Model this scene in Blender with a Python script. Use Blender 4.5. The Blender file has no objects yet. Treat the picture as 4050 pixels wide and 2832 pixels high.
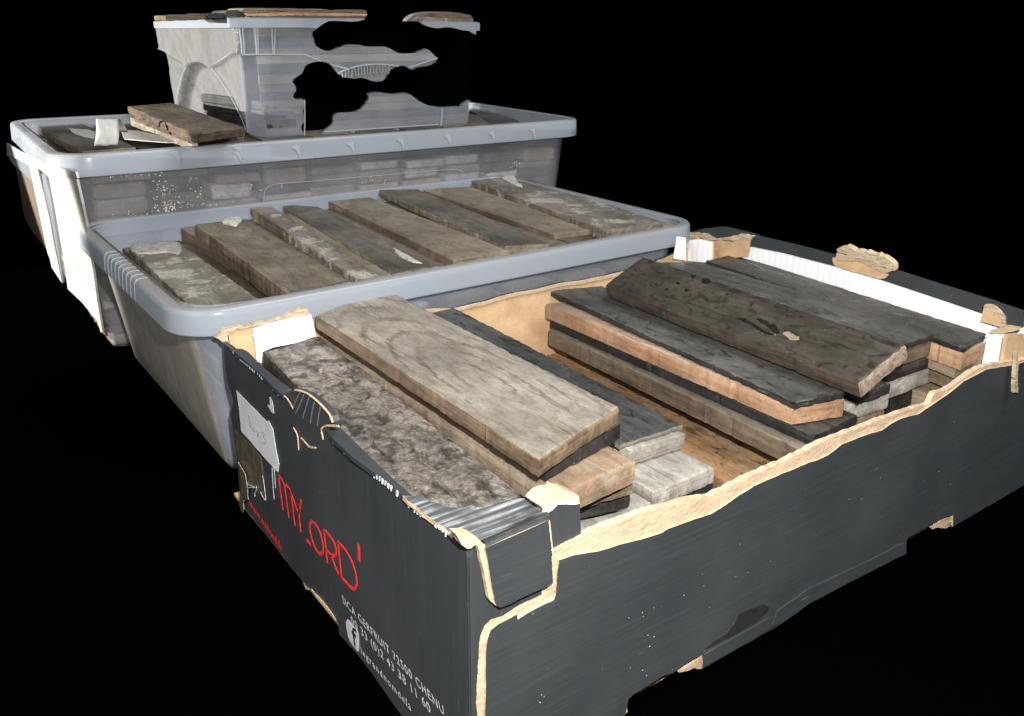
import bpy, bmesh, math, random
from mathutils import Vector, Matrix, noise
from mathutils.geometry import tessellate_polygon
C = bpy.context.scene
COL = C.collection
random.seed(7)

# ------------------------------------------------------------------ camera
cam_d = bpy.data.cameras.new('camera'); cam = bpy.data.objects.new('camera', cam_d); COL.objects.link(cam)
rgt, upv, fwd = (Vector(v) for v in [(0.80899, -0.5878, 0.00569), (0.15688, 0.22523, 0.96159), (0.5665, 0.77702, -0.27442)])
m = Matrix((rgt, upv, -fwd)).transposed().to_4x4(); m.translation = Vector((-0.20714, -0.33276, 0.4114))
cam.matrix_world = m
CAM = m.translation.copy()
cam_d.sensor_width = 36; cam_d.lens = 31.55831
cam_d.shift_x = -0.01484; cam_d.shift_y = -0.08113
cam_d.clip_start = 0.01; cam_d.clip_end = 100
C.camera = cam

# ------------------------------------------------------------------ world: an unlit room, black behind the boxes
w = bpy.data.worlds.new('World'); C.world = w; w.use_nodes = True
w.node_tree.nodes['Background'].inputs['Color'].default_value = (0, 0, 0, 1)
w.node_tree.nodes['Background'].inputs['Strength'].default_value = 0
C.view_settings.view_transform = 'Standard'; C.view_settings.look = 'None'
C.view_settings.exposure = 0; C.view_settings.gamma = 1; C.view_settings.use_curve_mapping = False

# ------------------------------------------------------------------ lamps: camera flash, soft room light, added fill at the left, low sun through an opening at the left
def lamp(name, typ, loc, target, energy, color, **kw):
    l = bpy.data.lights.new(name, typ); l.energy = energy; l.color = color
    for k, v in kw.items(): setattr(l, k, v)
    ob = bpy.data.objects.new(name, l); COL.objects.link(ob); ob.location = loc
    ob.rotation_euler = (Vector(target) - Vector(loc)).to_track_quat('-Z', 'Y').to_euler()
    return ob
lamp('flash', 'POINT', CAM + rgt*0.035 + upv*0.075, (0.2, 0.4, 0.1), 44, (1.0, 0.97, 0.93), shadow_soft_size=0.008)
lamp('room_light', 'AREA', (0.7, -0.9, 2.3), (0.3, 0.7, 0.15), 74, (0.93, 0.97, 1.0), shape='RECTANGLE', size=1.6, size_y=1.2)
lamp('left_fill', 'AREA', (-2.0, -0.5, 1.3), (0.1, 0.5, 0.1), 32, (0.97, 0.98, 1.0), shape='RECTANGLE', size=1.3, size_y=1.3)  # added fill lamp to brighten the left-facing walls
lamp('low_sun', 'SPOT', (-2.6, 1.70, 0.50), (-0.02, 1.10, 0.20), 1350, (1.0, 0.96, 0.90), spot_size=math.radians(15), spot_blend=0.25, shadow_soft_size=0.02)

# ------------------------------------------------------------------ material helpers
class NT:
    def __init__(s, name):
        s.m = bpy.data.materials.new(name); s.m.use_nodes = True; s.t = s.m.node_tree; s.t.nodes.clear()
        s.out = s.t.nodes.new('ShaderNodeOutputMaterial')
    def n(s, typ, **kw):
        nd = s.t.nodes.new(typ)
        for k, v in kw.items():
            if k.startswith('i_'):
                key = k[2:]
                key = int(key) if key.isdigit() else key.replace('_', ' ')
                if hasattr(v, 'links') or isinstance(v, bpy.types.NodeSocket): s.t.links.new(v, nd.inputs[key])
                else: nd.inputs[key].default_value = v
            else: setattr(nd, k, v)
        return nd
    def ramp(s, src, stops, interp='LINEAR'):
        r = s.t.nodes.new('ShaderNodeValToRGB'); s.t.links.new(src, r.inputs[0]); cr = r.color_ramp; cr.interpolation = interp
        while len(cr.elements) > 1: cr.elements.remove(cr.elements[0])
        cr.elements[0].position = stops[0][0]; cr.elements[0].color = (*c3(stops[0][1]), 1)
        for p, c in stops[1:]:
            e = cr.elements.new(p); e.color = (*c3(c), 1)
        return r.outputs[0]
    def mix(s, f, a, b, blend='MIX'):
        x = s.t.nodes.new('ShaderNodeMix'); x.data_type = 'RGBA'; x.blend_type = blend
        for i, v in ((0, f), (6, a), (7, b)):
            if isinstance(v, bpy.types.NodeSocket): s.t.links.new(v, x.inputs[i])
            elif i == 0: x.inputs[0].default_value = v
            else: x.inputs[i].default_value = (*c3(v), 1)
        return x.outputs[2]
    def math(s, op, a, b=0.0, c=None):
        x = s.t.nodes.new('ShaderNodeMath'); x.operation = op
        for i, v in ((0, a), (1, b), (2, c)):
            if v is None: continue
            if isinstance(v, bpy.types.NodeSocket): s.t.links.new(v, x.inputs[i])
            else: x.inputs[i].default_value = v
        return x.outputs[0]
    def coord(s, kind='Object', scale=(1, 1, 1), loc=(0, 0, 0)):
        tc = s.t.nodes.new('ShaderNodeTexCoord'); mp = s.t.nodes.new('ShaderNodeMapping')
        s.t.links.new(tc.outputs[kind], mp.inputs[0]); mp.inputs['Scale'].default_value = scale; mp.inputs['Location'].default_value = loc
        return mp.outputs[0]
    def noise(s, co, scale, detail=4, rough=0.6, dist=0.0):
        x = s.t.nodes.new('ShaderNodeTexNoise'); s.t.links.new(co, x.inputs['Vector'])
        x.inputs['Scale'].default_value = scale; x.inputs['Detail'].default_value = detail
        x.inputs['Roughness'].default_value = rough; x.inputs['Distortion'].default_value = dist
        return x.outputs[0]
    def bump(s, h, strength, dist=0.001, nrm=None):
        x = s.t.nodes.new('ShaderNodeBump'); s.t.links.new(h, x.inputs['Height'])
        x.inputs['Strength'].default_value = strength; x.inputs['Distance'].default_value = dist
        if nrm: s.t.links.new(nrm, x.inputs['Normal'])
        return x.outputs[0]
    def surf(s, sh): s.t.links.new(sh, s.out.inputs[0]); return s.m
def c3(v): return (v, v, v) if isinstance(v, (int, float)) else tuple(v[:3])

def block_mat(name, top=((.10,.085,.065), (.24,.21,.165)), side=((.13,.10,.075), (.30,.24,.17)), tar=0.0, tarcol=(.022,.020,.017),
              rough=.72, bump=.5, seed=0, stretch=.16, rust=0.0, pebbles=0.0, rings=0.0, crust=0.0, stain=.35, end=None, topmix=1.0):
    t = NT(name); L = (seed*3.17, seed*1.31, seed*.77)
    co = t.coord(scale=(stretch, 1, 1), loc=L); cu = t.coord(loc=L)
    big = t.noise(t.coord(scale=(max(stretch, .3), 1, 1), loc=L), 26, 5, .6, 1.2); fine = t.noise(cu, 420, 4, .7); med = t.noise(co, 120, 5, .7, 1.2)
    nz = t.n('ShaderNodeSeparateXYZ', i_0=t.n('ShaderNodeTexCoord').outputs['Normal']).outputs[2]
    up = t.ramp(nz, [(.35, 0.0), (.7, 1.0)])
    a = t.math('ADD', t.math('MULTIPLY', big, .6), t.math('MULTIPLY', med, .4))
    tc = t.ramp(a, [(.33, top[0]), (.5, tuple((p+q)/2 for p, q in zip(*top))), (.66, top[1])])
    # strata on the broken sides
    cz = t.coord(scale=(6, 6, 160), loc=L); st = t.noise(cz, 2.2, 3, .55)
    sc = t.ramp(t.math('ADD', t.math('MULTIPLY', st, .28), t.math('MULTIPLY', a, .72)), [(.34, tuple(x*.55 for x in side[0])), (.42, side[0]), (.60, side[1])])
    if rust:
        r = t.ramp(t.noise(co, 22, 5, .6, 1.5), [(.5-.16*(rust > .9), 0.0), (.62-.04*(rust > .9), 1.0)])
        tc = t.mix(t.math('MULTIPLY', r, rust*.85), tc, (.30, .15, .055)); sc = t.mix(t.math('MULTIPLY', r, rust*.7), sc, (.38, .17, .09))
    if rings:
        wv = t.n('ShaderNodeTexWave', i_Vector=t.coord(scale=(.30, 1, 0), loc=(-.018, .006, 0)), i_Scale=26.0, i_Distortion=2.2, i_Detail=2.0, i_Detail_Scale=14.0, wave_type='RINGS', rings_direction='SPHERICAL').outputs[1]
        ln = t.ramp(wv, [(.0, 1.0), (.22, 0.0)])
        tc = t.mix(t.math('MULTIPLY', t.math('MULTIPLY', ln, t.ramp(big, [(.45, 0.0), (.6, 1.0)])), rings), tc, (.10, .065, .035))
    if pebbles:
        vo = t.n('ShaderNodeTexVoronoi', i_Vector=cu, i_Scale=210.0).outputs[0]
        pb = t.math('MULTIPLY', t.ramp(vo, [(.1, 1.0), (.5, 0.0)]), t.ramp(t.noise(cu, 30, 5, .6), [(.42, 0.0), (.58, 1.0)]))
        tc = t.mix(t.math('MULTIPLY', pb, pebbles), tc, (.46, .40, .34))
    drift = t.noise(cu, 7, 2, .5)
    tc = t.mix(1.0, tc, t.ramp(drift, [(.35, .68), (.62, 1.22)]), 'MULTIPLY'); sc = t.mix(1.0, sc, t.ramp(drift, [(.35, .75), (.62, 1.15)]), 'MULTIPLY')
    ck = t.ramp(t.noise(t.coord(scale=(.09, 1, 1), loc=(L[2], L[0], L[1])), 150, 3, .55, 1.4), [(.355, 1.0), (.385, 0.0)])
    tc = t.mix(t.math('MULTIPLY', ck, .38), tc, tuple(x*.3 for x in top[0]))
    # dirt blotches
    di = t.ramp(t.noise(cu, 60, 6, .7, .6), [(.38, 1.0), (.52, 0.0)])
    tc = t.mix(t.math('MULTIPLY', di, stain), tc, tuple(x*.35 for x in top[0])); sc = t.mix(t.math('MULTIPLY', di, stain*.8), sc, tuple(x*.3 for x in side[0]))
    if end:
        nx_ = t.n('ShaderNodeSeparateXYZ', i_0=t.n('ShaderNodeTexCoord').outputs['Normal']).outputs[0]
        sc = t.mix(t.ramp(nx_, [(.55, 0.0), (.8, 1.0)]), sc, t.ramp(med, [(.35, end[0]), (.65, end[1])]))
    col = t.mix(up, sc, tc); rg = t.math('ADD', rough-.12, t.math('MULTIPLY', med, .24))
    if tar:
        tm = t.ramp(t.noise(t.coord(scale=(.55, 1, 1), loc=(L[1], L[2], L[0])), 95, 4, .55, .9), [(.62-.22*tar, 0.0), (.72-.22*tar, .8)])
        tm = t.math('MULTIPLY', tm, t.math('ADD', t.math('MULTIPLY', up, .75), .25))
        col = t.mix(tm, col, tarcol); rg = t.math('SUBTRACT', rg, t.math('MULTIPLY', tm, .38))
    if crust:
        cr = t.math('MULTIPLY', t.ramp(t.noise(cu, 26, 6, .7, .4), [(.55, 0.0), (.60, 1.0)]), t.ramp(fine, [(.4, .5), (.55, 1.0)]))
        col = t.mix(t.math('MULTIPLY', cr, crust), col, (.50, .47, .40))
    # pale grit specks: sparkle put into the colour, smoother as well
    gr = t.ramp(t.n('ShaderNodeTexVoronoi', i_Vector=cu, i_Scale=260.0).outputs[0], [(.06, 1.0), (.12, 0.0)])
    gr = t.math('MULTIPLY', gr, t.ramp(t.noise(cu, 45, 3), [(.52, 0.0), (.6, 1.0)]))
    col = t.mix(t.math('MULTIPLY', gr, .55), col, (.55, .52, .46)); rg = t.math('SUBTRACT', rg, t.math('MULTIPLY', gr, .4))
    col = t.mix(1.0, col, t.ramp(fine, [(.3, .82), (.7, 1.14)]), 'MULTIPLY')
    h = t.math('ADD', t.math('ADD', t.math('MULTIPLY', med, .42), t.math('MULTIPLY', fine, .13*(1+pebbles*3))), t.math('MULTIPLY', big, .7))
    nr = t.bump(h, bump, .0035)
    b = t.n('ShaderNodeBsdfPrincipled', i_Base_Color=col, i_Roughness=rg, i_Normal=nr)
    b.inputs['Specular IOR Level'].default_value = .35
    return t.surf(b.outputs[0])

def plastic(name, col, clear, rough=.28, tint=(.86,.9,.95), dust=.25, glow=.35, bump=.12, streak=0.0, topdust=0.0):
    t = NT(name); cu = t.coord()
    nz = t.noise(cu, 14, 5, .6); fn = t.noise(cu, 240, 3, .6)
    du = t.ramp(nz, [(.35, 0.0), (.75, 1.0)])
    base = t.mix(t.math('MULTIPLY', du, dust), col, (.42, .39, .34))
    if topdust:
        nzt = t.ramp(t.n('ShaderNodeSeparateXYZ', i_0=t.n('ShaderNodeNewGeometry').outputs['Normal']).outputs[2], [(.55, 0.0), (.95, 1.0)])
        base = t.mix(t.math('MULTIPLY', nzt, topdust), base, (.50, .475, .44))
    if streak:
        sk = t.ramp(t.noise(t.coord(scale=(1, 1, .5)), 30, 4, .6, 1.6), [(.45, 0.0), (.62, 1.0)])
        base = t.mix(t.math('MULTIPLY', sk, streak), base, (.17, .165, .155))
    nr = t.bump(t.math('ADD', t.math('MULTIPLY', nz, 1.5), t.math('MULTIPLY', fn, .15)), bump, .003)
    d = t.n('ShaderNodeBsdfPrincipled', i_Base_Color=base, i_Roughness=t.math('ADD', rough-.06, t.math('MULTIPLY', nz, .12)), i_Normal=nr)
    tl = t.n('ShaderNodeBsdfTranslucent', i_Color=base)
    a = t.n('ShaderNodeMixShader', i_Fac=glow, i_1=d.outputs[0], i_2=tl.outputs[0])
    tr = t.n('ShaderNodeBsdfTransparent', i_Color=(*tint, 1))
    fc = t.math('SUBTRACT', clear, t.math('MULTIPLY', du, .16*clear))
    return t.surf(t.n('ShaderNodeMixShader', i_Fac=fc, i_1=a.outputs[0], i_2=tr.outputs[0]).outputs[0])

def card_black(name, axis=0, wear=.14):
    t = NT(name); cu = t.coord(); sc = [70, 70, 70]; sc[axis] = 2.0
    fib = t.noise(t.coord(scale=tuple(sc)), 6, 5, .7); cl = t.noise(cu, 9, 5, .6); fn = t.noise(cu, 500, 2)
    col = t.ramp(fib, [(.3, (.025,.029,.031)), (.55, (.031,.035,.038)), (.8, (.044,.049,.053))])
    col = t.mix(t.math('MULTIPLY', t.ramp(cl, [(.45, 0.0), (.75, 1.0)]), .5), col, (.058, .063, .066))
    sc2 = [9, 9, 9]; sc2[axis] = 1.1
    scr = t.ramp(t.noise(t.coord(scale=tuple(s*14 for s in sc2), loc=(3, 1, 2)), 3, 3, .55, .3), [(.71, 0.0), (.74, 1.0)])
    col = t.mix(t.math('MULTIPLY', scr, wear), col, (.20, .21, .21))
    sp = t.ramp(t.n('ShaderNodeTexVoronoi', i_Vector=cu, i_Scale=62.0).outputs[0], [(.022, 1.0), (.04, 0.0)])
    col = t.mix(t.math('MULTIPLY', t.math('MULTIPLY', sp, t.ramp(cl, [(.5, 0.0), (.58, 1.0)])), .8), col, (.30, .28, .24))
    nr = t.bump(t.math('ADD', t.math('MULTIPLY', fib, .4), t.math('MULTIPLY', fn, .25)), .2, .001)
    b = t.n('ShaderNodeBsdfPrincipled', i_Base_Color=col, i_Roughness=.52, i_Normal=nr); b.inputs['Specular IOR Level'].default_value = .42
    return t.surf(b.outputs[0])

def card_kraft(name, a=(.44,.28,.15), b=(.60,.42,.25), stretch=(1, 1, 1), torn=0.0):
    t = NT(name); cu = t.coord(scale=stretch)
    n1 = t.noise(cu, 40, 5, .65, .4); n2 = t.noise(t.coord(), 330, 3, .6)
    col = t.ramp(n1, [(.3, a), (.7, b)])
    if torn:
        tn = t.ramp(t.noise(t.coord(scale=(1, 1, 5)), 90, 5, .7, .5), [(.36, 0.0), (.6, 1.0)])
        col = t.mix(t.math('MULTIPLY', tn, torn), col, (.72, .60, .45))
    nr = t.bump(t.math('ADD', n1, t.math('MULTIPLY', n2, .5)), .5+torn, .0015)
    p = t.n('ShaderNodeBsdfPrincipled', i_Base_Color=col, i_Roughness=.85, i_Normal=nr); p.inputs['Specular IOR Level'].default_value = .2
    return t.surf(p.outputs[0])

def simple(name, col, rough=.6, spec=.4, var=.12, scale=60, bump=.15):
    t = NT(name); cu = t.coord(); n1 = t.noise(cu, scale, 5, .65)
    cc = t.mix(1.0, col, t.ramp(n1, [(.3, 1-var), (.7, 1+var)]), 'MULTIPLY')
    p = t.n('ShaderNodeBsdfPrincipled', i_Base_Color=cc, i_Roughness=rough, i_Normal=t.bump(n1, bump, .001)); p.inputs['Specular IOR Level'].default_value = spec
    return t.surf(p.outputs[0])

def card_white(name, ribs=0.0, axis=1):
    t = NT(name); cu = t.coord(); n1 = t.noise(cu, 60, 5, .6)
    col = t.ramp(n1, [(.3, (.82,.82,.83)), (.7, (.93,.93,.94))])
    if ribs:
        wv = t.n('ShaderNodeTexWave', i_Vector=cu, i_Scale=ribs, i_Distortion=.6, bands_direction='XYZ'[axis]).outputs[1]
        col = t.mix(t.ramp(wv, [(.0, .4), (.25, 0.0)]), col, (.62, .62, .66)); nr = t.bump(wv, .25, .0004)
    else: nr = t.bump(n1, .2, .0006)
    p = t.n('ShaderNodeBsdfPrincipled', i_Base_Color=col, i_Roughness=.6, i_Normal=nr); p.inputs['Specular IOR Level'].default_value = .3
    return t.surf(p.outputs[0])

M = {}
M['floor'] = simple('pure_black_floor', (.0004, .0004, .0004), 1.0, 0.0, 0, 10, 0)  # colour so dark that the floor stays black under the lamps
M['void'] = simple('matt_black_added_sheet', (.0006, .0006, .0006), 1.0, 0.0, 0, 10, 0)  # for the sheet added behind the upper tub's gaps
M['black_x'] = card_black('black_card_long_fibres', 0)
M['black_y'] = card_black('black_card_upright_fibres', 2, .3)
M['black_fold'] = card_black('black_card_creased', 0, .9)
def worn_fold(name):
    t = NT(name); c1 = t.coord(scale=(5, 130, 60)); n1 = t.noise(c1, 2.2, 4, .6); n2 = t.noise(t.coord(), 45, 4, .6)
    k = t.math('MULTIPLY', t.ramp(n1, [(.46, 0.0), (.62, 1.0)]), t.ramp(n2, [(.38, .1), (.62, 1.0)]))
    col = t.mix(k, (.050, .054, .056), (.36, .37, .37))
    p = t.n('ShaderNodeBsdfPrincipled', i_Base_Color=col, i_Roughness=.55, i_Normal=t.bump(n1, .35, .001))
    return t.surf(p.outputs[0])
M['worn_fold'] = worn_fold('black_card_worn_to_the_flutes')
M['kraft'] = card_kraft('brown_card')
M['torn'] = card_kraft('torn_card_edge', (.33,.23,.14), (.48,.34,.215), (1, 1, 3), .3)
M['torn_dark'] = card_kraft('weathered_torn_card', (.20,.145,.09), (.38,.29,.19), (1, 1, 3), .5)
M['white'] = card_white('white_card'); M['white_rib'] = card_white('white_ribbed_card', 38.0, 1)
M['red'] = simple('red_print', (.62, .035, .03), .5, .4, .08, 200, .1)
M['print_white'] = simple('white_print', (.46, .48, .49), .5, .4, .25, 400, .1)
M['scuff'] = simple('scuffed_black_card', (.12, .13, .135), .5, .4, .3, 200, .3)
M['print_dark'] = simple('dark_print', (.03, .032, .034), .5, .4, .1, 200, .1)
M['pencil'] = simple('pencil_marks', (.22, .22, .23), .7, .2, .2, 300, 0)
M['sticker'] = simple('paper_sticker', (.55, .55, .56), .6, .3, .12, 40, .2)
M['tape'] = simple('brown_parcel_tape', (.085, .070, .052), .28, .6, .35, 90, .5)
M['paper'] = simple('crumpled_tissue_paper', (.42, .41, .37), .8, .2, .16, 120, .5)
M['fleck'] = simple('pale_paint_fleck', (.60, .56, .44), .6, .3, .3, 300, .3)
M['feather'] = simple('pale_fluff', (.62, .60, .56), .8, .2, .2, 300, .6)
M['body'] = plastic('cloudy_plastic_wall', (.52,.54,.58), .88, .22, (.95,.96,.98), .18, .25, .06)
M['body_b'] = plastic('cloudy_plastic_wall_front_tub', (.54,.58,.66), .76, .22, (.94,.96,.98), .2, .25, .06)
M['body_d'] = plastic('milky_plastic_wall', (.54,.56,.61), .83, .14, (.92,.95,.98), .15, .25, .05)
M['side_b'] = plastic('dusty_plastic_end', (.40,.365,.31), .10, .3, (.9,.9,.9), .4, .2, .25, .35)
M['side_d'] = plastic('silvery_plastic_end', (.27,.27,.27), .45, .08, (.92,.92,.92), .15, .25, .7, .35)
M['rim'] = plastic('frosted_plastic_rim', (.49,.54,.60), .48, .22, (.93,.95,.98), .35, .35, .08, 0.0, .8)
M['rim_thin'] = plastic('frosted_plastic_rib', (.50,.54,.58), .25, .2, (.95,.97,1), .2, .3, .05)
M['sunlit_milk'] = plastic('sunlit_milky_plastic', (.62,.60,.55), .04, .35, (1,1,1), .5, .25, .5, .25)  # pale colour stands for sunlight on the back tub's left end
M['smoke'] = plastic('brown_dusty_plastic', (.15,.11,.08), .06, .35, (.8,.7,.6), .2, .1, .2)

# ------------------------------------------------------------------ object helpers
def tag(ob, label=None, cat=None, group=None, kind=None):
    if label: ob['label'] = label
    if cat: ob['category'] = cat
    if group: ob['group'] = group
    if kind: ob['kind'] = kind
    return ob
def empty(name, loc, label, cat, group=None):
    ob = bpy.data.objects.new(name, None); COL.objects.link(ob); ob.location = loc; ob.empty_display_size = .02
    bpy.context.view_layer.update()
    return tag(ob, label, cat, group)
def mesh_obj(name, bm, mats, parent=None, smooth=False):
    me = bpy.data.meshes.new(name); bm.normal_update(); bm.to_mesh(me); bm.free()
    for mm in (mats if isinstance(mats, (list, tuple)) else [mats]): me.materials.append(mm)
    if smooth:
        for p in me.polygons: p.use_smooth = True
    ob = bpy.data.objects.new(name, me); COL.objects.link(ob)
    if parent:
        ob.parent = parent; ob.matrix_parent_inverse = Matrix.Translation(-parent.matrix_world.translation) if parent.type == 'EMPTY' else parent.matrix_world.inverted()
    return ob
def recenter(ob):
    """put the origin of a top-level mesh at the middle of its base"""
    xs = [v.co for v in ob.data.vertices]
    c = Vector(((min(v.x for v in xs)+max(v.x for v in xs))/2, (min(v.y for v in xs)+max(v.y for v in xs))/2, min(v.z for v in xs)))
    for v in ob.data.vertices: v.co -= c
    ob.location = c; return ob
def poly_normal(P):
    n = Vector((0, 0, 0))
    for i in range(len(P)): n += (P[i]).cross(P[(i+1) % len(P)])
    return n.normalized()
def jag(P, amp, step, seed=0, closed=True, axis=None):
    """roughen an outline: subdivide and jitter in its own plane"""
    rnd = random.Random(seed); P = [Vector(p) for p in P]; out = []
    n = poly_normal(P) if closed else None
    N = len(P) if closed else len(P)-1
    for i in range(N):
        a, b = P[i], P[(i+1) % len(P)]; k = max(1, int((b-a).length/step)); d = (b-a).normalized()
        q = n.cross(d) if n else (axis or Vector((0, 0, 1)))
        for j in range(k):
            p = a.lerp(b, j/k)
            if j: p = p + q*rnd.uniform(-amp, amp)
            out.append(p)
    if not closed: out.append(P[-1])
    return out
def plate_bm(P, thick, away):
    """solid plate: outline P (its outer face), pushed by thick along `away` (direction of the back face)"""
    bm = bmesh.new(); P = [Vector(p) for p in P]; away = Vector(away).normalized()
    n = poly_normal(P)
    if n.dot(away) > 0: P.reverse()
    f = [bm.verts.new(p) for p in P]; b = [bm.verts.new(p+away*thick) for p in P]
    tris = tessellate_polygon([P]); N = len(P)
    for t in tris:
        a, b_, c = t
        nn = (P[b_]-P[a]).cross(P[c]-P[a])
        if nn.dot(away) > 0: a, c = c, a
        try:
            fa = bm.faces.new((f[a], f[b_], f[c])); fa.material_index = 0
            fb = bm.faces.new((b[c], b[b_], b[a])); fb.material_index = 1
        except ValueError: pass
    for i in range(N):
        j = (i+1) % N
        try:
            q = bm.faces.new((f[j], f[i], b[i], b[j])); q.material_index = 1
        except ValueError: pass
    return bm
def plate(name, P, thick, away, mats, parent=None):
    if not isinstance(mats, (list, tuple)): mats = [mats, mats]
    return mesh_obj(name, plate_bm(P, thick, away), mats, parent)
def ribbon_bm(bm, pts, width, n, h, smooth=3):
    """a flat raised stroke along pts on a surface with normal n"""
    P = [Vector(p) for p in pts]; n = Vector(n).normalized()
    for _ in range(smooth if len(P) > 2 else 0):
        Q = [P[0]]
        for i in range(len(P)-1): Q += [P[i].lerp(P[i+1], .25), P[i].lerp(P[i+1], .75)]
        Q.append(P[-1]); P = Q
        if len(P) > 70: break
    rows = []
    for i, p in enumerate(P):
        d = (P[min(i+1, len(P)-1)] - P[max(i-1, 0)]).normalized(); s = n.cross(d).normalized()*width/2
        rows.append([bm.verts.new(p-s), bm.verts.new(p-s*.8+n*h), bm.verts.new(p+s*.8+n*h), bm.verts.new(p+s)])
    for a, b in zip(rows, rows[1:]):
        for k in range(3): bm.faces.new((a[k], a[k+1], b[k+1], b[k]))
    bm.faces.new(rows[0]); bm.faces.new(rows[-1][::-1])
def strokes(name, lists, width, n, h, mat, parent, smooth=3):
    for pts in lists:
        bm = bmesh.new(); ribbon_bm(bm, pts, width, n, h, smooth); bmesh.ops.recalc_face_normals(bm, faces=bm.faces)
        ob = mesh_obj(name, bm, mat, parent)
    return ob
def text_plate(name, body, O, X, Yv, length, height, mat, parent, n, lift=.0004, bold=0.0, shear=0.0, spacing=1.0):
    """print: glyph outlines laid on a wall from O along X, capital height along Yv"""
    cu = bpy.data.curves.new(name, 'FONT'); cu.body = body; cu.size = 1; cu.offset = bold; cu.space_character = spacing; cu.resolution_u = 3
    tmp = bpy.data.objects.new('tmp', cu); COL.objects.link(tmp); bpy.context.view_layer.update()
    me = bpy.data.meshes.new_from_object(tmp.evaluated_get(bpy.context.evaluated_depsgraph_get())); bpy.data.objects.remove(tmp)
    xs = [v.co.x for v in me.vertices]; w_ = max(xs)-min(xs); x0 = min(xs); O = Vector(O); X = Vector(X).normalized(); Yv = Vector(Yv).normalized(); n = Vector(n)
    for v in me.vertices: v.co = O + X*((v.co.x-x0)/w_*length) + Yv*(v.co.y/.70*height) + n*lift
    me.name = name; me.materials.append(mat)
    ob = bpy.data.objects.new(name, me); COL.objects.link(ob); ob.parent = parent; ob.matrix_parent_inverse = Matrix.Translation(-parent.matrix_world.translation)
    return ob

# ------------------------------------------------------------------ blocks
def block_mesh(c4, th, seed=0, rag=.0012, nx=110, ny=12, rough_top=.0004, bev=.0013, layers=0.0):
    """a worn flat block: c4 = top corners (back-left, back-right, front-right, front-left) in its own frame"""
    bm = bmesh.new(); bl, br, fr, fl = [Vector(p) for p in c4]; off = Vector((seed*7.3, seed*3.1, seed*1.7))
    nrm = (fl-bl).cross(br-bl).normalized()
    if nrm.z < 0: nrm = -nrm
    ctr = (bl+br+fr+fl)/4; ex = ((fl+fr)-(bl+br)).normalized(); ey = nrm.cross(ex)
    def P(s, t): return bl.lerp(fl, s).lerp(br.lerp(fr, s), t)
    def ring_pt(s, t, inset, dz):
        p = P(s, t); v = Vector((0, 0, 0))
        if s == 0: v += ex
        if s == 1: v -= ex
        to = (P(s, .5)-p)
        if t in (0, 1): v += to.normalized()
        nn = noise.noise((p+off)*45); n2 = noise.noise((p+off)*260); n4 = abs(noise.noise((p-off)*130))**2; n3 = noise.noise(Vector((p.x*30, p.y*30, dz*900))+off)
        p = p + v*(inset + rag*(.35+nn*.28+n2*.55+n4*2.4) + layers*abs(n3)) + nrm*dz
        return p
    grid = {}
    for i in range(nx+1):
        for j in range(ny+1):
            s, t = i/nx, j/ny; edge = i in (0, nx) or j in (0, ny)
            p = ring_pt(s, t, bev, 0) if edge else P(s, t)
            nz = noise.noise((p+off)*22)*1.2 + noise.noise((p+off)*75)*.6 + noise.noise((p+off)*240)*.35
            e = min(i, nx-i)/6.0; e = min(1, e, min(j, ny-j)/1.5)
            grid[i, j] = bm.verts.new(p + nrm*(nz*rough_top*(0.3+.7*e)))
    for i in range(nx):
        for j in range(ny): bm.faces.new((grid[i, j], grid[i+1, j], grid[i+1, j+1], grid[i, j+1]))
    per = [(i, 0) for i in range(nx)] + [(nx, j) for j in range(ny)] + [(i, ny) for i in range(nx, 0, -1)] + [(0, j) for j in range(ny, 0, -1)]
    prev = [grid[p] for p in per]
    for inset, dz in ((bev*.25, -bev*.3), (0, -bev), (0, -th*.45), (0, -th*.72), (bev*.2, -th+bev*.4), (bev, -th)):
        cur = [bm.verts.new(ring_pt(i/nx, j/ny, inset, dz)) for i, j in per]
        for k in range(len(per)):
            k2 = (k+1) % len(per); bm.faces.new((prev[k], cur[k], cur[k2], prev[k2]))
        prev = cur
    cb = bm.verts.new(ctr - nrm*th)
    for k in range(len(per)): bm.faces.new((prev[k], cb, prev[(k+1) % len(per)]))
    bmesh.ops.recalc_face_normals(bm, faces=bm.faces)
    return bm
def block(label, top, th, mat, seed=0, name='block', group='worn blocks lying in the open crate', cat='block', **kw):
    P = [Vector(p) for p in top]; c = sum(P, Vector())/4; dirv = (P[2]+P[3]-P[0]-P[1]); a = math.atan2(dirv.y, dirv.x)
    Rz = Matrix.Rotation(-a, 3, 'Z'); base = c - Vector((0, 0, th))
    bm = block_mesh([Rz @ (p-base) for p in P], th, seed, **kw)
    ob = mesh_obj(name, bm, mat); ob.location = base; ob.rotation_euler = (0, 0, a)
    for p in ob.data.polygons: p.use_smooth = True
    ob.data.set_sharp_from_angle(angle=math.radians(30))
    return tag(ob, label, cat, group)

# ------------------------------------------------------------------ floor
bm = bmesh.new(); bmesh.ops.create_grid(bm, x_segments=4, y_segments=4, size=8)
fl = mesh_obj('floor', bm, M['floor']); fl.location = (0, 0, -.0015); tag(fl, kind='structure')

# ================================================================== the black cardboard crate
crate = empty('cardboard_crate', (0.3, 0.2, 0), 'torn black cardboard fruit crate with red lettering in the foreground, full of blocks', 'crate')
NX = (-1, 0, 0); NY = (0, -1, 0)
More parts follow.
